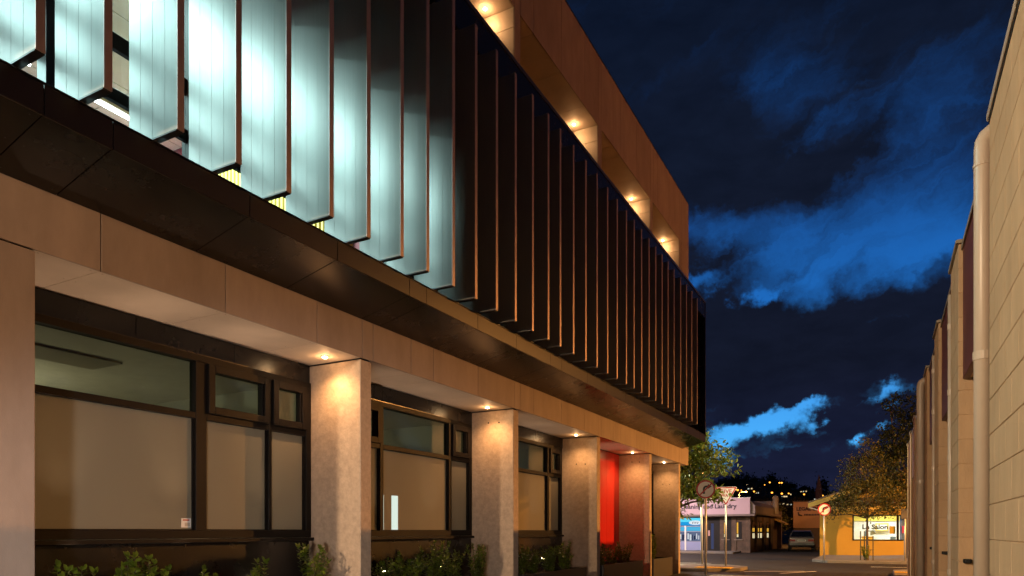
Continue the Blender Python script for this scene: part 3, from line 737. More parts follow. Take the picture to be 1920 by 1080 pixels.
def downpipe(y, r, x=None, top=3.66, clips=(2.0,), elbow=True):
    x = RX-r*.45 if x is None else x
    pts = [(x, y, 0.03), (x, y, top-.10)]
    if elbow: pts += [(x+.004, y, top-.055), (x+.018, y, top-.025), (x+.042, y, top-.006), (x+.075, y, top), (x+.22, y, top)]
    o = MB().tube(pts, r, 16).build('downpipe', m_pipe, RB, smooth=True)
    for z in clips: MB().tube([(x, y, z), (x, y, z+.05)], r+.005, 16).build('pipe_clip', m_pipe, o, smooth=False)
    if elbow: MB().tube([(x, y, top-.20), (x, y, top-.185)], r+.004, 16).build('pipe_collar', m_pipe, o)
    return o
downpipe(4.935, .047, x=RX-.018, top=3.70, clips=(2.36,))
downpipe(7.54, .022, x=RX+.0, top=3.62, clips=(.95, 1.45, 2.0, 2.6, 3.2), elbow=False)
downpipe(10.04, .022, x=RX+.0, top=3.62, clips=(.95, 1.5, 2.1, 2.8, 3.3), elbow=False)
downpipe(12.62, .055, x=RX-.045, top=3.70, clips=(2.1,))
for py in PIERS[:3]:
    wlm = MB().box(RX+.03, RX+.09, py-.05, py-.002, 1.09, 1.125).build('wall_fitting', m_black, RB, bevel=.006)
    MB().box(RX+.045, RX+.075, py-.07, py-.05, 1.095, 1.12).build('fitting_nose', m_black, wlm)

# ------------------------------------------------------------------ street signs
def pole(t, x, y, h, r=.032):
    MB().tube([(x, y, 0), (x, y, h)], r, 12).build('pole', m_galv, t, smooth=True)
    MB().tube([(x, y, h), (x, y, h+.01)], r+.003, 12).build('pole_cap', m_galv, t)
def ring(mb, c, r0, r1, y, n=40, th=.003):
    vs, fs = [], []
    for k in range(n):
        a = 2*math.pi*k/n
        for rr in (r0, r1):
            for yy_ in (y, y-th): vs.append((c[0]+rr*math.cos(a), yy_, c[1]+rr*math.sin(a)))
    for k in range(n):
        b = k*4; d = ((k+1) % n)*4
        fs += [(b+1, d+1, d+3, b+3), (b, b+2, d+2, d), (b, d, d+1, b+1), (b+2, b+3, d+3, d+2)]
    mb.add(vs, fs); return mb
def disc(mb, c, r, y0, y1, n=40):
    return mb.prism([(c[0]+r*math.cos(2*math.pi*k/n), c[1]+r*math.sin(2*math.pi*k/n)) for k in range(n)], 'y', y0, y1)
def no_right_turn(x, y, zc, r, label):
    t = thing('no_right_turn_sign', (x, y, 0), label, 'road sign', 'no right turn signs')
    pole(t, x, y, zc)
    yf = y-.04
    MB().box(x-.05, x+.05, yf+.003, y-.03, zc-.1, zc-.06).build('bracket', m_galv, t)
    pl = disc(MB(), (x, zc), r, yf, yf+.003).build('sign_plate', m_signw, t)
    ring(MB(), (x, zc), r*.83, r*.995, yf-.0005).build('red_ring', m_signr, pl)
    # black arrow: stem up, curve to the right, head
    w = r*.115; pts = [(-.16, -.42), (-.16, .02), (-.12, .17), (-.02, .25), (.12, .27), (.2, .27)]
    mb = MB()
    pp = [Vector((x+a*r*1.15, 0, zc+b*r*1.15)) for a, b in pts]
    L_, R_ = [], []
    for i, p in enumerate(pp):
        d = (pp[min(i+1, len(pp)-1)]-pp[max(i-1, 0)]).normalized(); nrm = Vector((-d.z, 0, d.x))
        L_.append(p+nrm*w); R_.append(p-nrm*w)
    poly = [(q.x, q.z) for q in L_] + [(q.x, q.z) for q in R_[::-1]]
    n = len(pp)
    for i in range(n-1):
        mb.prism([(L_[i].x, L_[i].z), (L_[i+1].x, L_[i+1].z), (R_[i+1].x, R_[i+1].z), (R_[i].x, R_[i].z)], 'y', yf-.0022, yf-.0002)
    hx, hz_ = pp[-1].x, pp[-1].z
    mb.prism([(hx, hz_+r*.27), (hx+r*.40, hz_), (hx, hz_-r*.27)], 'y', yf-.0022, yf-.0002)
    mb.build('arrow', m_signk, pl)
    s2 = r*.62; ww = r*.075
    MB().prism([(x-s2-ww*.7, zc-s2+ww*.7), (x-s2+ww*.7, zc-s2-ww*.7), (x+s2+ww*.7, zc+s2-ww*.7), (x+s2-ww*.7, zc+s2+ww*.7)], 'y', yf-.005, yf-.0026).build('red_slash', m_signr, pl)
    t.rotation_euler = (0, 0, R(12)); return t
no_right_turn(-4.9, 21.75, 2.64, .285, 'larger round no right turn sign beside the last column')
no_right_turn(-2.33, 32.64, 2.28, .265, 'smaller round no right turn sign in front of the yellow shop')
def give_way(x, y, ztop, side):
    t = thing('give_way_sign', (x, y, 0), 'red bordered triangular sign reading GIVE WAY behind the tree leaves', 'road sign')
    pole(t, x, y, ztop-.1)
    h = side*.866; yf = y-.04
    def tri(k, cr=.03):
        cx, cz = x, ztop-h/3
        P = [(x-side/2, ztop), (x+side/2, ztop), (x, ztop-h)]
        P = [(cx+(a-cx)*k, cz+(b-cz)*k) for a, b in P]
        out = []
        for i in range(3):
            p = Vector(P[i]); a = (Vector(P[i-1])-p).normalized(); b = (Vector(P[(i+1) % 3])-p).normalized()
            q0, q1 = p+a*cr, p+b*cr
            for s in range(4):
                u = s/3; out.append(tuple((q0*(1-u)**2+p*2*u*(1-u)+q1*u*u)))
        return out
    pl = MB().prism(tri(1.0, .05), 'y', yf, yf+.003).build('sign_plate', m_signw, t)
    MB().prism(tri(.95, .045), 'y', yf-.0014, yf-.0002).build('red_border', m_signr, pl)
    MB().prism(tri(.78, .03), 'y', yf-.0028, yf-.0016).build('white_field', m_signw, pl)
    text('lettering', 'GIVE', side*.25, m_signr, pl, (x, yf-.0035, ztop-h*.33), (R(90), 0, 0), .0006, 'CENTER', 1.0, .004)
    text('lettering', 'WAY', side*.19, m_signr, pl, (x, yf-.0035, ztop-h*.52), (R(90), 0, 0), .0006, 'CENTER', 1.0, .004)
    t.rotation_euler = (0, 0, R(12))
give_way(-5.1, 25.83, 2.95, .80)
def back_sign(x, y, h, label, w=.36, hh=.36, lean=0.0):
    t = thing('sign_post', (x, y, 0), label, 'sign post')
    MB().tube([(x, y, 0), (x+lean, y, h)], .04, 12).build('pole', m_galv, t, smooth=True)
    MB().box(x+lean-w/2, x+lean+w/2, y-.05, y-.042, h-hh, h+.02).build('sign_plate', m_signback, t, bevel=.01)
back_sign(-6.11, 26.57, 2.78, 'pale post with dark sign back behind the larger round sign', .30, .42, -.05)
back_sign(.70, 33.16, 2.25, 'thin pale post with small sign beside the shop window', .30, .38)

# ------------------------------------------------------------------ trees
m_bark = mat('bark', (0.075, 0.055, 0.04), 0.9, var=0.3, vscale=8, bump=0.6, bscale=40)
def tree(name, x, y, h_tr, lobes, n, leaf, lm, label, seed, r_tr=.09, group=None, cat='tree', width=.45, per=9, sp=.22, lean=(0, 0)):
    t = thing(name, (x, y, 0), label, cat, group); rg = np.random.default_rng(seed)
    mb = MB(); top = Vector((x+lean[0], y+lean[1], h_tr))
    mb.tube([(x, y, -.05), (x+.01, y, .15), (x+lean[0]*.4, y+lean[1]*.4, h_tr*.5), top], [r_tr*1.35, r_tr*1.05, r_tr*.9, r_tr*.75], 10)
    tips = []
    cs = np.array([l[:3] for l in lobes]); rs = np.array([l[3:6] for l in lobes]); wt_ = np.prod(rs, 1)**.75; wt_ /= wt_.sum()
    for (a, b, c, ra, rb, rc) in lobes:
        p1 = Vector((a, b, c)); mb.tube([top-Vector((0, 0, .1)), top.lerp(p1, .45)+Vector((rg.normal(0, .08), rg.normal(0, .08), .05)), p1], [r_tr*.55, r_tr*.35, r_tr*.14], 7)
        for _ in range(5):
            d = rg.normal(size=3); d /= np.linalg.norm(d)
            p2 = p1+Vector((d[0]*ra*.8, d[1]*rb*.8, d[2]*rc*.8)); mb.tube([p1.lerp(top, .15), p1.lerp(p2, .5)+Vector((0, 0, .04)), p2], [r_tr*.16, r_tr*.10, .006], 5)
    mb.build('trunk', m_bark, t, smooth=True)
    nc = n//per; idx = rg.choice(len(lobes), nc, p=wt_)
    d = unit(rg.normal(size=(nc, 3))); rad = rg.uniform(.25, 1.0, nc)**.55
    rad *= 1+.16*np.sin(d[:, 0]*7+d[:, 1]*5+idx)+rg.normal(0, .06, nc)
    cc = cs[idx]+d*rs[idx]*rad[:, None]
    P = np.repeat(cc, per, 0)+rg.normal(0, sp*.5, (nc*per, 3)); cd = np.repeat(d, per, 0)
    D = unit(cd*.7+rg.normal(0, .7, (nc*per, 3))+np.array([0, 0, -.15])); N = unit(rg.normal(0, .6, (nc*per, 3))+np.array([0, 0, 1.]))
    L = leaf*rg.uniform(.6, 1.25, nc*per)
    V, F = leaf_quads(P, D, N, L, L*width); np_mesh('crown', V, F, lm, t); return t
m_leafG = leafmat('oak_leaf', (0.06, 0.11, 0.012), (0.17, 0.20, 0.025), .45)
m_leafA = leafmat('autumn_leaf', (0.036, 0.048, 0.009), (0.11, 0.088, 0.016), .5)
m_leafD = leafmat('dark_leaf', (0.025, 0.04, 0.012), (0.05, 0.06, 0.015), .55)
tree('oak_tree', -6.75, 24.6, 2.2, [(-6.3, 24.5, 4.2, 1.1, 1.1, .8), (-5.75, 24.2, 3.45, .95, 1.0, .55), (-5.6, 24.4, 2.85, .38, .5, .40), (-4.95, 24.3, 2.47, .40, .4, .11), (-5.25, 24.3, 3.75, .75, .8, .40),
      (-6.3, 24.4, 2.80, .5, .8, .38), (-7.1, 24.8, 3.4, 1.1, 1.1, 1.0), (-5.35, 24.3, 4.15, .6, .6, .22), (-6.0, 24.7, 4.75, .45, .6, .30), (-5.45, 24.4, 2.68, .45, .5, .2), (-6.3, 24.2, 1.95, .22, .3, .25)],
     5200, .17, m_leafG, 'green street tree spreading over the signs at the building corner', 3, .10, width=.42, per=7, sp=.24)
st = tree('young_street_tree', -.70, 33.23, 2.0, [(-.75, 33.2, 2.95, 1.35, 1.1, .75), (-.8, 33.2, 3.9, .95, .9, .8), (-.7, 33.2, 4.75, .42, .45, .55), (-1.75, 33.2, 2.5, .55, .6, .35), (.35, 33.3, 2.55, .75, .8, .45), (-.3, 33.1, 2.2, .9, .8, .3), (-2.1, 33.2, 2.05, .3, .3, .18)],
     8200, .10, m_leafA, 'bronze leaved young tree staked in front of the lit shop window', 8, .055, width=.5, per=9, sp=.18)
# stakes and cage round the young tree
cage = thing('tree_guard', (-.70, 33.23, 0), 'dark wooden stakes with cross ties round the young tree', 'tree guard')
for dx, dy in ((-.25, -.08), (-.11, .15), (.22, -.05)):
    MB().box(-.70+dx-.022, -.70+dx+.022, 33.23+dy-.022, 33.23+dy+.022, 0, 1.35 if dx < .2 else 1.15).build('stake', m_stem, cage)
for z in (.55, 1.08): MB().box(-.98, -.45, 33.13, 33.145, z, z+.025).build('tie', m_stem, cage)
shrub(-.72, 33.15, .1, .62, .34, 16, 'low green shrub growing round the base of the staked tree', 77, .075)
tree('dark_tree', .9, 37.0, 2.6, [(.8, 37, 4.3, 1.5, 1.3, 1.2), (.5, 36.8, 5.6, 1.0, 1.1, .8), (1.0, 37, 7.0, .9, 1.0, .8), (1.6, 37, 5.6, 1.3, 1.3, 1.2), (-.1, 36.7, 3.5, .7, .8, .5), (.15, 36.6, 7.2, .4, .4, .2), (0, 36.6, 5.0, .6, .6, .4)],
     8000, .15, m_leafD, 'tall dark tree rising behind the block building', 12, .12, width=.5, sp=.24)
for i, (x, y, s, lab) in enumerate([(-10.3, 77, 1.0, 'small amber lit tree beside the brick building in the side street'), (-8.6, 80, 1.12, 'rounder amber lit tree nearest the legal office'), (-13.0, 84, 1.15, 'amber lit tree furthest left behind the brick building')]):
    tree('amber_tree', x, y, 1.3*s, [(x, y, 2.5*s, 1.35*s, 1.2*s, 1.2*s), (x+.3, y, 3.6*s, .9*s, .9*s, .8*s), (x-.9*s, y, 2.2*s, .8*s, .8*s, .7*s), (x+.95*s, y, 2.2*s, .8*s, .8*s, .7*s)],
         4200, .2, m_leafA, lab, 20+i, .09, 'amber trees down the side street', width=.55, sp=.3)

# ------------------------------------------------------------------ laundry building across the street
LB = thing('laundry_building', (-12, 50, 0), 'low shop building with pink laundry signboard and dark brick corner', 'building')
m_brick = mat('dark_brick', (0.10, 0.062, 0.042), 0.75, var=0.45, vscale=3.0, bump=0.6, bscale=16)
m_pink = mat('pink_sign_paint', (0.52, 0.36, 0.40), 0.55, var=0.04, vscale=1.0)
m_roofm = mat('roof_iron', (0.20, 0.15, 0.125), 0.6, var=0.15, vscale=1.5)
m_txt = mat('sign_lettering', (0.03, 0.02, 0.035), 0.6)
LY = 45.5; LXc = -8.05
body = MB().box(-28, LXc, LY, 58, 0, 2.35).build('wall', m_brick, LB)
rng = random.Random(5)
# individual bricks are far below pixel size here: pilasters, plinth and sills are built
for x in (-10.75, -9.75, -9.0, -8.15): MB().box(x-.14, x+.12, LY-.06, LY-.001, 0, 2.3).build('pilaster', m_brick, body)
MB().box(-28, -7.7, LY-.5, LY+.12, 2.30, 2.42).build('verandah_edge', m_roofm, LB)
sg = MB().box(-28, -7.98, LY-.46, LY-.38, 2.42, 3.42).build('signboard', m_pink, LB)
MB().box(-28, -7.95, LY-.48, LY-.36, 3.42, 3.455).build('signboard_trim', m_signw, sg)
text('lettering', 'Drycleaning and Laundry', .39, m_txt, sg, (-8.79, LY-.472, 2.80), (R(90), 0, 0), .006, 'RIGHT', 1.06, .010)
# roof behind sign with gable slope toward the side street
rf = MB().prism([(-8.0, 2.42), (-7.75, 2.42), (-7.75, 2.60), (-8.0, 2.66), (-28, 3.4), (-28, 2.42)], 'y', LY+.13, 58.2).build('roof', m_roofm, LB)
MB().prism([(-7.98, 2.46), (-7.70, 2.46), (-7.70, 2.95), (-7.98, 3.25)], 'y', LY-.3, 56).build('side_parapet', m_roofm, rf)
MB().tube([(-7.6, 53.5, 2.6), (-7.6, 53.5, 3.75)], .20, 10).sphere((-7.6, 53.5, 3.75), .2, 10, 6).build('roof_vent', m_cap, rf)
MB().box(-10, -8.1, 55, 57, 2.9, 3.6).build('roof_plant', m_roofm, rf)
MB().prism([(-8.02, 2.2), (-7.25, 1.85), (-7.25, 1.95), (-8.02, 2.32)], 'y', 56.2, 57.9).build('awning', mat('awning_yellow', (.55, .40, .12), .6), LB)
# blue lit shop front
m_blue = emat('blue_shop_fascia', (0.02, 0.42, 0.95), 0.75); m_cyan = emat('cyan_shop_fascia', (0.12, 0.75, 1.0), 0.95); m_shop = emat('shop_interior_glow', (0.62, 0.66, 0.92), 0.55)
sf = MB().box(-16, -10.95, LY-.12, LY-.10, 0, 2.28).build('shopfront', mat('shop_grey', (.25, .26, .36), .4), LB)
MB().box(-16, -10.97, LY-.16, LY-.125, 1.95, 2.20).build('fascia_sign', m_cyan, sf)
MB().box(-16, -10.97, LY-.158, LY-.123, 1.72, 1.948).build('fascia_sign', m_blue, sf)
ov = MB().prism([(-11.42+.42*math.cos(a*math.pi/12), 1.90+.145*math.sin(a*math.pi/12)) for a in range(24)], 'y', LY-.17, LY-.161).build('logo_oval', emat('logo_white', (.85, .93, 1), .9), sf)
text('lettering', 'mv', .27, m_txt, ov, (-11.42, LY-.172, 1.835), (R(90), 0, 0), .001, 'CENTER', 1.35)
for x0, x1 in ((-12.02, -11.08), (-13.05, -12.12), (-14.1, -13.15)):
    MB().box(x0, x1, LY-.13, LY-.121, 1.36, 1.64).build('transom_pane', emat('pane_cyan', (.10, .55, .9), .8), sf)
    MB().box(x0, x1, LY-.13, LY-.121, .72, 1.30).build('shop_window', emat('shop_window_glow', (.30, .38, .62), .38), sf)
    MB().box(x0, x1, LY-.13, LY-.121, .12, .66).build('lower_pane', mat('shop_lower_panel', (.30, .33, .55), .35), sf)
    for k in range(6):
        gx = x0+.08+k*(x1-x0-.1)/6
        MB().box(gx, gx+rng.uniform(.05, .12), LY-.136, LY-.131, .74+rng.uniform(0, .12), 1.05+rng.uniform(0, .2)).build('hanging_garment', emat('garment_%d' % rng.randint(0, 99999), rng.choice([(.9, .92, 1), (.05, .06, .1), (.75, .85, 1), (.02, .02, .05), (.8, .3, .4), (.9, .95, 1)]), .7), sf)
for x in (-11.03, -12.07, -13.1): MB().box(x-.05, x+.05, LY-.17, LY-.131, .1, 1.7).build('mullion', m_signw, sf)
MB().box(-10.95, -9.2, LY-.02, LY-.004, .02, 2.2).build('recess_door', m_core, LB)
MB().box(-10.45, -10.28, LY-.03, LY-.021, .2, 1.85).build('door_glass', emat('door_glow', (.2, .24, .5), .25), LB)
MB().box(-10.70, -10.52, LY-.05, LY-.03, 1.05, 1.40).build('notice', mat('notice_pink', (.6, .35, .32), .6), LB)
m_ywin = emat('amber_window', (1.0, .52, .06), .85); m_wwin = emat('pale_window', (1.0, .85, .5), .9)
for x in (-9.55, -8.75):
    w = MB().box(x-.2, x+.2, LY-.03, LY-.005, .85, 1.95).build('window', m_core, LB)
    MB().box(x-.1, x-.01, LY-.036, LY-.031, 1.2, 1.9).build('pane', m_ywin, w); MB().box(x-.1, x+.0, LY-.036, LY-.031, .98, 1.16).build('pane', m_wwin, w)
    MB().box(x-.26, x+.26, LY-.08, LY-.03, .78, .85).build('sill', m_roofm, w)
for y in (46.6, 48.3, 49.6, 52.7):
    w = MB().box(LXc+.002, LXc+.03, y-.42, y+.42, .85, 2.05).build('window', m_core, LB)
    for k in (-.24, .2):
        MB().box(LXc+.031, LXc+.036, y+k-.14, y+k+.16, 1.62, 1.92).build('pane', mat('dim_pane', (.16, .07, .03), .3), w)
        MB().box(LXc+.031, LXc+.036, y+k-.14, y+k+.16, 1.32, 1.56).build('pane', m_ywin, w); MB().box(LXc+.031, LXc+.036, y+k-.14, y+k+.16, .9, 1.22).build('pane', m_wwin, w)
for y in (51.2, 54.6): MB().box(LXc+.002, LXc+.04, y-.4, y+.4, .02, 1.95).build('doorway', m_core, LB)
for y in (47.4, 50.4, 53.6): MB().box(LXc+.002, LXc+.14, y-.18, y+.18, 0, 2.3).build('pilaster', m_brick, LB)
MB().box(-8.6, LXc+.3, 57.9, 58.3, 0, 2.9).build('chimney_wall', m_roofm, LB)
for k in range(4): pass

LB.location.x += .55

# ------------------------------------------------------------------ legal office
LO = thing('legal_office', (-3, 66, 0), 'brown flat-topped office with LEGAL OFFICES lettering above dark lower wall', 'building')
m_tan = mat('tan_render', (0.34, 0.21, 0.15), 0.8, var=0.06, vscale=1.0); m_tdk = mat('dark_render', (0.085, 0.06, 0.055), 0.8)
MB().box(-7.0, 2, 64.0, 72, 1.62, 3.85).build('upper_wall', m_tan, LO); lw = MB().box(-6.97, 2, 64.03, 72, 0, 1.62).build('lower_wall', m_tdk, LO)
MB().box(-7.04, 2, 63.96, 72.1, 3.85, 3.93).build('parapet_cap', m_tdk, LO)
text('lettering', 'LEGAL OFFICES', .40, m_txt, LO, (-6.75, 63.985, 3.12), (R(90), 0, 0), .004, 'LEFT', 1.0, .016)
MB().prism([(-6.65, 2.98), (-6.55, 2.98), (-6.5, 2.80), (-6.3, 2.72), (-6.3, 2.64), (-6.6, 2.68)], 'y', 63.975, 63.99).build('phone_icon', m_txt, LO)
pm = MB()
for k in range(12): pm.box(-6.12+k*.12, -6.04+k*.12, 63.98, 63.992, 2.68, 2.81)
pm.build('phone_line', m_txt, LO)
w = MB().box(-3.6, -2.2, 63.97, 63.999, 1.0, 2.1).build('window', m_frame, LO)
for k in range(6): MB().box(-3.5, -2.3, 63.955, 63.969, 1.08+k*.16, 1.16+k*.16).build('slat', mat('blind_slat', (.20, .24, .20), .5), w)

# ------------------------------------------------------------------ yellow salon
YS = thing('salon_building', (2, 44, 0), 'yellow rendered gabled shop with large lit salon window', 'building')
m_yel = mat('yellow_render', (0.42, 0.25, 0.03), 0.8, var=0.06, vscale=1.2, bump=0.15, bscale=30)
m_ytrim = mat('yellow_trim', (0.60, 0.42, 0.10), 0.6); m_corr = mat('corrugated_brown', (0.10, 0.065, 0.04), 0.6)
YY = 40.0; YX0, YX1 = -3.07, 8.2; wx0, wx1, wz0, wz1 = -1.46, 4.5, .93, 2.12
w = MB()
w.box(YX0, wx0, YY, YY+.25, 0, 2.42).box(wx1, YX1, YY, YY+.25, 0, 2.42).box(wx0, wx1, YY, YY+.25, 0, wz0).box(wx0, wx1, YY, YY+.25, wz1, 2.42)
w.box(YX0, YX0+.25, YY+.25, 58, 0, 2.5)
w.build('wall', m_yel, YS)
apx, apz, evx, evz = 2.55, 4.95, -3.60, 2.82
MB().prism([(YX0+.05, 2.42), (YX1-.05, 2.42), (apx, apz-.25)], 'y', YY+.03, YY+.22).build('gable', m_yel, YS)
MB().box(YX0-.02, YX1, YY-.07, YY-.002, 2.42, 2.62).build('band', m_ytrim, YS)
g = MB()
for k in range(56):
    x = YX0+.25+k*.095
    top_ = min(3.05, evz+(x-evx)*(apz-evz)/(apx-evx)-.28)
    if top_ > 2.7: g.box(x, x+.055, YY-.02, YY+.028, 2.62, top_)
g.build('corrugated_band', m_corr, YS)
for sgn in (1, -1):
    ex = evx if sgn == 1 else 2*apx-evx
    MB().prism([(ex, evz), (apx, apz), (apx, apz-.24), (ex, evz-.24)], 'y', YY-.42, YY-.34).build('barge_board', m_ytrim, YS)
    MB().prism([(ex, evz+.02), (apx, apz+.02), (apx, apz+.07), (ex, evz+.07)], 'y', YY-.46, 58).build('roof', m_roofm, YS)
MB().prism([(evx+.05, evz-.20), (YX0, 2.46), (YX0, 2.42), (evx+.05, evz-.26)], 'y', YY-.34, YY+.5).build('eave_soffit', m_signw, YS)
fr = MB().box(wx0-.06, wx1, YY-.02, YY+.1, wz0-.06, wz0).box(wx0-.06, wx0, YY-.02, YY+.1, wz0, wz1).box(.47, .58, YY-.02, YY+.1, wz0, wz1).box(wx0-.06, wx1, YY-.02, YY+.1, wz1, wz1+.06).build('window', m_frame, YS)
MB().box(wx0, wx1, YY+.05, YY+.056, wz0, wz1).build('pane', m_glass2, fr)
# lit salon interior
m_sal = mat('salon_wall', (0.75, 0.75, 0.70), 0.8)
MB().box(wx0-.2, 5, YY+2.4, YY+2.5, 0, 2.6).box(wx0-.3, wx0-.2, YY+.26, YY+2.5, 0, 2.6).box(4.9, 5, YY+.26, YY+2.5, 0, 2.6).build('salon_wall', m_sal, YS)
MB().box(wx0-.2, 5, YY+.26, YY+2.4, 2.5, 2.6).build('salon_ceiling', m_sal, YS); MB().box(wx0-.2, 5, YY+.26, YY+2.4, .3, .36).build('salon_floor', m_inyel, YS)
MB().box(wx0-.2, 5, YY+2.30, YY+2.39, 1.9, 2.49).build('pelmet', mat('salon_yellow', (.75, .60, .10), .7), YS)
for xx in (-.2, 2.6): 
    o = MB().box(xx-.5, xx+.5, YY+1.0, YY+1.2, 2.46, 2.495).build('salon_light', m_tube, YS)
    lamp('salon_lamp', 'AREA', YS, (xx, YY+1.1, 2.44), 70, (1.0, 1.0, .90), shape='RECTANGLE', size=1.2, size_y=.6)
def salon_item(name, m, x0, x1, y0, y1, z0, z1): return MB().box(x0, x1, YY+y0, YY+y1, z0, z1).build(name, m, YS, bevel=.01)
salon_item('picture_frame', m_ytrim, -.5, .12, 2.2, 2.29, 1.35, 1.78); salon_item('picture', m_sal, -.43, .05, 2.185, 2.199, 1.42, 1.7)
salon_item('poster', mat('poster_gold', (.60, .36, .02), .5), .16, .42, .12, .14, 1.22, 1.60)
salon_item('counter', mat('counter_blue', (.12, .25, .55), .5), .2, .45, .5, 1.0, .5, 1.08); salon_item('bench', m_inyel, -1.1, -.6, .6, 1.1, .4, 1.08)
salon_item('shelf', mat('shelf_grey', (.25, .26, .25), .6), -1.0, -.5, 1.8, 2.1, 1.32, 1.40); salon_item('vase', mat('vase_blue', (.03, .2, .35), .3), -.95, -.87, .6, .68, 1.08, 1.32)
salon_item('blue_display', mat('display_blue', (.10, .2, .62), .5), .62, 2.4, .5, .6, .4, 2.4); salon_item('pink_poster', mat('poster_pink', (.70, .08, .26), .5), .72, 1.10, .42, .49, 1.25, 1.62); salon_item('speaker_box', m_black, .88, 1.0, .40, .48, 1.0, 1.18)
MB().prism([(-.72, 1.12), (-.46, 1.22), (-.58, 1.42), (-.72, 1.36)], 'y', YY+.9, YY+1.3).build('chair_back', mat('chair_grey', (.16, .2, .17), .5), YS)
text('lettering', 'Le Salon', .33, m_signk, fr, (-1.08, YY+.045, 1.46), (R(90), 0, 0), .004, 'LEFT', 1.05, .012)
MB().box(YX0+.3, YX1-.2, YY+2.6, 57.8, 0, 2.4).build('building_body', m_yel, YS)
# spire behind the salon roof
sp = thing('church_spire', (-6.0, 95, 0), 'thin pale spire rising behind the yellow roof', 'spire')
MB().tube([(-7.15, 92, 0), (-7.15, 92, 6.3)], .42, 6).build('shaft', m_tan, sp); MB().tube([(-7.15, 92, 6.3), (-7.15, 92, 6.6), (-7.15, 92, 8.2)], [.46, .34, .03], 8).build('tip', m_tan, sp)

# ------------------------------------------------------------------ parked car (seen from behind)
m_paint = mat('car_paint', (0.26, 0.22, 0.21), 0.3, metal=0.3, coat=.6); m_cglass = mat('car_glass', (.012, .012, .014), .08, spec=.8)
m_tail = mat('tail_light', (.30, .02, .012), .25); m_tyre = mat('tyre', (.015, .015, .015), .85); m_chrome = mat('chrome', (.5, .5, .5), .2, metal=1.0)
def car(x, y, rz):
    t = thing('parked_car', (0, 0, 0), 'silver sedan parked nose-in beside the yellow shop, seen from behind', 'car')
    # sections along length v (0 = rear bumper, 4.4 = nose): half width, sill z, shoulder z
    S = [(0.0, .70, .42, .86), (.06, .78, .34, .93), (.5, .83, .26, .97), (1.2, .84, .24, .95), (2.4, .85, .22, .93), (3.2, .84, .24, .90), (4.0, .80, .28, .80), (4.35, .68, .36, .68)]
    mb = MB(); ring_n = 8; vs, fs = [], []
    for v, hw, z0, z1 in S:
        zm = z0+(z1-z0)*.55
        vs += [(-hw*.86, v, z0), (-hw, v, z0+.10), (-hw, v, zm), (-hw*.93, v, z1), (hw*.93, v, z1), (hw, v, zm), (hw, v, z0+.10), (hw*.86, v, z0)]
    for i in range(len(S)-1):
        for k in range(8): fs.append((i*8+k, i*8+(k+1) % 8, (i+1)*8+(k+1) % 8, (i+1)*8+k))
    fs += [tuple(range(8)), tuple((len(S)-1)*8+k for k in range(8))]
    mb.add(vs, fs).build('body', m_paint, t, bevel=.03, seg=2, smooth=False)
    roof = [(.62, .95), (1.10, 1.36), (1.5, 1.40), (2.3, 1.39), (2.7, 1.33), (3.25, .92)]
    cb = MB(); vs, fs = [], []
    for v, z in roof:
        hw = .80 if z < 1.1 else .60; vs += [(-hw, v, z), (hw, v, z), (hw*1.28 if z > 1.1 else hw, v, .92), (-hw*1.28 if z > 1.1 else -hw, v, .92)]
    n = len(roof)
    for i in range(n-1): fs += [(i*4, i*4+1, i*4+5, i*4+4), (i*4+1, i*4+2, i*4+6, i*4+5), (i*4+3, i*4, i*4+4, i*4+7)]
    cab = cb.add(vs, fs).build('cabin', m_paint, t)
    MB().add([(-.68, .66, 1.0), (.68, .66, 1.0), (.56, 1.06, 1.345), (-.56, 1.06, 1.345), (-.68, .63, .985), (.68, .63, .985), (.56, 1.03, 1.34), (-.56, 1.03, 1.34)], [(0, 1, 2, 3), (7, 6, 5, 4), (0, 4, 5, 1), (1, 5, 6, 2), (2, 6, 7, 3), (3, 7, 4, 0)]).build('rear_window', m_cglass, cab)
    for s in (-1, 1):
        MB().add([(s*.80, 1.0, .99), (s*.80, 2.95, .96), (s*.635, 2.45, 1.33), (s*.635, 1.35, 1.34)], [(0, 1, 2, 3)]).build('side_window', m_cglass, cab)
        tl = MB().box(s*.40, s*.77, -.035, .05, .66, .80).build('tail_light', m_tail, t, bevel=.01)
        for v in (.85, 3.45):
            wh = MB().tube([(s*.66, v, .30), (s*.86, v, .30)], .30, 20).build('wheel', m_tyre, t); MB().tube([(s*.861, v, .30), (s*.868, v, .30)], .19, 16).build('rim', m_chrome, wh)
        MB().sphere((s*.34, 1.0, 1.05), (.13, .07, .12), 8, 6).build('headrest', m_tan, cab)
    MB().box(-.8, .8, -.10, .03, .40, .56).build('bumper', m_signback, t, bevel=.03); MB().box(-.74, .74, -.02, .02, .82, .85).build('boot_trim', m_chrome, t)
    pl = MB().box(-.26, .26, -.045, -.03, .655, .79).build('number_plate', m_signw, t)
    pmk = MB()
    for k in range(6): pmk.box(-.21+k*.072, -.165+k*.072, -.048, -.046, .685, .762)
    pmk.build('plate_marks', m_signback, pl)
    t.location = (x, y, 0); t.rotation_euler = (0, 0, rz)
car(-5.0, 50.6, R(6))

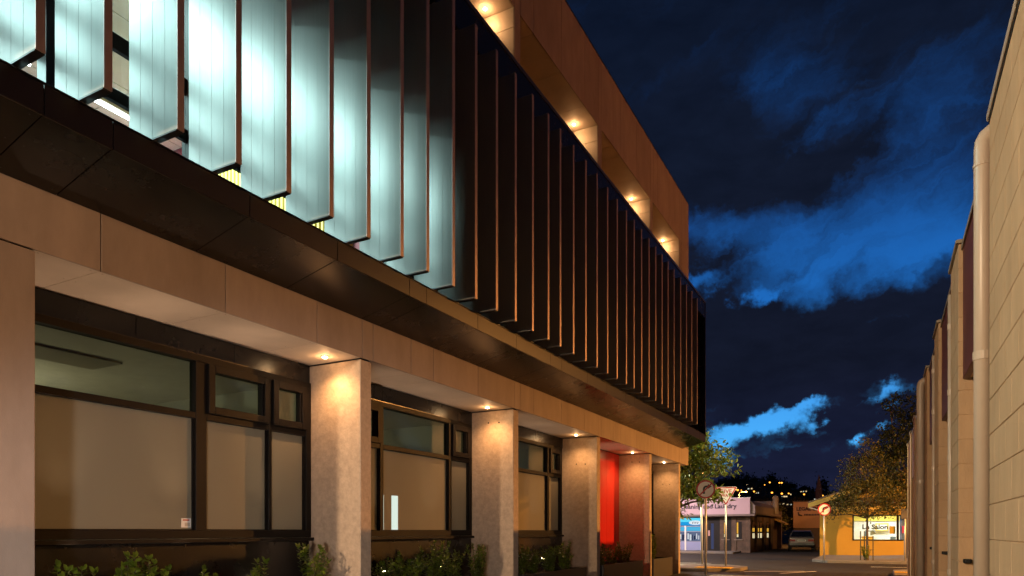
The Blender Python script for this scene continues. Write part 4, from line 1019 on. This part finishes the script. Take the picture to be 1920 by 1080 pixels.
# ------------------------------------------------------------------ street lamps
m_sod = emat('sodium_lamp_glow', (1.0, 0.50, 0.10), 60.0); m_sodfar = emat('distant_sodium_glow', (1.0, 0.36, 0.04), 3.2)
def street_lamp(x, y, h, arm, energy, color, label, glow=None, soft=.12, spill=.16):
    t = thing('street_lamp', (x, y, 0), label, 'street lamp', 'street lamps')
    ax, ay = arm
    MB().tube([(x, y, 0), (x, y, h-.3), (x+ax*.15, y+ay*.15, h-.05), (x+ax, y+ay, h+.05)], [.075, .06, .05, .035], 10).build('pole', m_galv, t, smooth=True)
    hd = MB().sphere((x+ax*1.05, y+ay*1.05, h+.04), (.16, .16, .07), 12, 6).build('lamp_head', m_signback, t)
    MB().sphere((x+ax*1.05, y+ay*1.05, h-.04), (.09, .09, .06), 10, 6).build('lamp_lens', glow or m_sod, hd)
    if energy:      # cut-off luminaire: most light below the horizontal, a little spill above
        lamp('street_light', 'SPOT', hd, (x+ax*1.05, y+ay*1.05, h-.14), energy, color, spot_size=R(178), spot_blend=.35, shadow_soft_size=soft)
        lamp('street_spill', 'POINT', hd, (x+ax*1.05, y+ay*1.05, h-.15), energy*spill, (color[0], color[1]*.8, color[2]*.8), shadow_soft_size=soft)
    return t
street_lamp(11.8, 26.2, 8.0, (-.3, 1.25), 29000, SODIUM, 'tall sodium street lamp on the cross street beyond the block building', soft=.10, spill=.11)
street_lamp(-14.5, 60.5, 6.35, (1.0, .2), 1500, SODIUM, 'glowing orange street lamp seen through the green tree')
street_lamp(1.2, 60.0, 5.6, (-.8, .4), 900, SODIUM, 'street lamp added out of view behind the yellow shop to light the legal office wall')  # hidden lamp, added to brighten the legal office lettering
street_lamp(-9.6, 25.4, 6.8, (.6, .1), 4800, (1.0, .94, .60), 'white street lamp added out of view behind the office corner to light the green tree')  # added behind the corner to lift the dark tree leaves
street_lamp(-13.6, 38.0, 6.0, (.6, .6), 3600, (1.0, .78, .80), 'pinkish street lamp added out of view to light the laundry signboard')  # added out of view so the laundry lettering reads
street_lamp(-12.6, 70.0, 5.2, (.6, .3), 2600, SODIUM, 'orange street lamp beside the amber trees above the laundry roof')
tree_fill = thing('tree_fill_lamp', (1.0, 23.0, 4.6), 'white fill lamp added at the hidden corner of the block building to light the tree', 'wall lamp')  # unseen spot added to brighten only the green tree and give way sign
MB().box(.9, 1.1, 22.6, 23.05, 4.55, 4.62).build('arm', m_galv, tree_fill); MB().sphere((1.0, 23.1, 4.56), (.1, .1, .06), 10, 6).build('lens', m_bulb, tree_fill)
_d = Vector((-5.3, 25.4, 3.2)) - Vector((1.0, 23.15, 4.5))
lamp('tree_fill_beam', 'SPOT', tree_fill, (1.0, 23.15, 4.5), 3800, (1.0, .96, .66), rot=_d.to_track_quat('-Z', 'Y').to_euler(), spot_size=R(36), spot_blend=.4, shadow_soft_size=.1)
# unseen flood added behind the viewpoint to brighten the block wall
fl = thing('added_floodlight', (-5.2, -4.5, 3.9), 'unseen floodlight added behind the viewpoint to light the block wall', 'floodlight')
MB().box(-5.3, -5.1, -4.6, -4.4, 3.85, 3.98).build('housing', m_black, fl, bevel=.01)
MB().box(-5.098, -5.094, -4.58, -4.42, 3.87, 3.96).build('lens', m_bulb, fl)
fl2 = thing('facade_fill', (.46, -2.5, .9), 'unseen low light added behind the viewpoint to light the office facade', 'wall light')  # unseen low spot, added to brighten the facade and its soffit
MB().box(.42, .52, -2.6, -2.4, .85, .96).build('housing', m_black, fl2, bevel=.01)
MB().box(.414, .418, -2.58, -2.42, .86, .95).build('lens', m_bulb, fl2)
_d = Vector((-5.8, 5.4, .1)) - Vector((.38, -2.5, .9))
lamp('facade_fill_beam', 'SPOT', fl2, (.36, -2.5, .9), 1650, (1.0, .91, .86), rot=_d.to_track_quat('-Z', 'Y').to_euler(), spot_size=R(44), spot_blend=.55, shadow_soft_size=.25)
_d = Vector((.5, 9.5, 1.5)) - Vector((-5.05, -4.5, 3.9))
lamp('added_flood_beam', 'SPOT', fl, (-5.05, -4.5, 3.9), 4500, (1.0, .70, .44), rot=_d.to_track_quat('-Z', 'Y').to_euler(), spot_size=R(95), spot_blend=.6, shadow_soft_size=.15)

# ------------------------------------------------------------------ houses, lamps and trees on the hill
m_hh = mat('hill_house_wall', (0.09, 0.08, 0.07), 0.8); m_hr = mat('hill_house_roof', (0.04, 0.035, 0.03), 0.8)
m_hw = emat('house_window_glow', (1.0, .72, .35), .9); m_hw2 = emat('house_window_cool', (.9, .95, .8), .7)
HL = [(-39.3, 282.5), (-36.5, 288.0), (-35.9, 290.0), (-39.7, 272.5), (-47.0, 259.5), (-45.6, 258.5), (-48.0, 261.5), (-40.6, 254.5), (-34.4, 252.5), (-29.1, 253.0), (-31.1, 251.5), (-24.4, 254.5), (-18.9, 258.5)]
WORDS = ['highest left', 'upper right of the ridge pair', 'right one of the ridge pair', 'second from the ridge top', 'left of the sign edge', 'right beside the sign edge', 'nearest the tree leaves', 'low left', 'mid slope', 'brightest of the bright row', 'left of the bright row', 'on the right slope', 'just above the yellow roof']
for (x, y), wd in zip(HL, WORDS):
    z = hz(x, y); t = thing('hill_lamp', (x, y, z-.3), 'distant orange lamp on the dark hillside, '+wd, 'street lamp', 'lamps on the far hillside')
    MB().tube([(x, y, z-.3), (x, y, z+5.8)], .09, 6).build('pole', m_signback, t)
    r = rng.uniform(.2, .36)
    MB().sphere((x, y-.1, z+6.0), (r, r, r*.85), 10, 8).build('globe', m_sodfar, t)
HW = [(-47.3, 291.0), (-50.2, 307.5), (-42.9, 279.5), (-42.9, 285.5), (-33.3, 278.5), (-32.7, 291.0), (-29.6, 311.5), (-23.7, 304.5), (-22.6, 291.0), (-40.9, 257.0), (-42.7, 256.0), (-38.8, 255.5), (-37.0, 256.5), (-34.3, 256.0), (-31.3, 257.0), (-28.8, 256.5)]
WORDH = ['high on the left slope', 'on the left skyline', 'left of the middle', 'just above the middle left house', 'beside the bright lamp row', 'above the bright lamp row', 'high on the right slope', 'near the right skyline', 'low on the right slope', 'lowest left with a long lit strip', 'at the left foot of the hill', 'second along the hill foot', 'third along the hill foot', 'fourth along the hill foot', 'fifth along the hill foot', 'last along the hill foot']
for (x, y), wd in zip(HW, WORDH):
    z = hz(x, y)-.4; t = thing('hillside_house', (x, y, z), 'small dark house with lit windows '+wd, 'house', 'houses on the far hillside')
    w_, d_ = rng.uniform(3.0, 4.6), 4
    wl_ = MB().box(x-w_/2, x+w_/2, y-d_/2, y+d_/2, z-1, z+3.4).build('wall', m_hh, t)
    MB().prism([(x-w_/2-.3, z+3.4), (x+w_/2+.3, z+3.4), (x, z+4.6)], 'y', y-d_/2-.3, y+d_/2+.3).build('roof', m_hr, t)
    nW = rng.choice([1, 2, 2, 3])
    for k in range(nW):
        xx = x-w_/2+.5+k*(w_-1)/max(1, nW)
        MB().box(xx, xx+rng.uniform(.25, .7), y-d_/2-.05, y-d_/2-.01, z+2.0, z+2.0+rng.uniform(.3, .5)).build('window', rng.choice([m_hw, m_hw, m_hw2]), t)
hs_rng = np.random.default_rng(9)
hd_ = thing('hill_trees', (0, 300, 0), 'dark bush covering the far hillside', 'bush'); hd_['kind'] = 'stuff'
P = []
for _ in range(420):
    y = hs_rng.uniform(225, 385); x = hs_rng.uniform(-.26, .06)*y
    if min(abs(x-a)+abs(y-b)*.15 for a, b in HL+HW) < 1.6: continue
    z = hz(x, y); s = hs_rng.uniform(.8, 2.4); n = 70
    P.append(np.array([x, y, z+s*.5])+hs_rng.normal(0, 1, (n, 3))*np.array([s*.7, s*.7, s*.55]))
P = np.concatenate(P); n = len(P)
V, F = leaf_quads(P, unit(hs_rng.normal(size=(n, 3))), unit(hs_rng.normal(size=(n, 3))), hs_rng.uniform(.5, 1.0, n), hs_rng.uniform(.4, .7, n))
o = np_mesh('foliage', V, F, m_leafD, hd_); o['kind'] = 'stuff'
for i, (tx, lab) in enumerate([(-.0735, 'dark conifer on the right skyline of the hill'), (-.137, 'dark round tree on the hilltop beside the lamps')]):
    y = 376; x = tx*y; z = hz(x, y); t = thing('skyline_tree', (x, y, z), lab, 'tree')
    MB().tube([(x, y, z-1), (x, y, z+3)], .3, 6).build('trunk', m_bark, t)
    Pk = np.array([x, y, z+4.5-i*1.5])+hs_rng.normal(0, 1, (260, 3))*np.array([1.3, 1.3, 1.9-i*.6]); V, F = leaf_quads(Pk, unit(hs_rng.normal(size=(260, 3))), unit(hs_rng.normal(size=(260, 3))), np.full(260, 1.0), np.full(260, .7))
    np_mesh('crown', V, F, m_leafD, t)
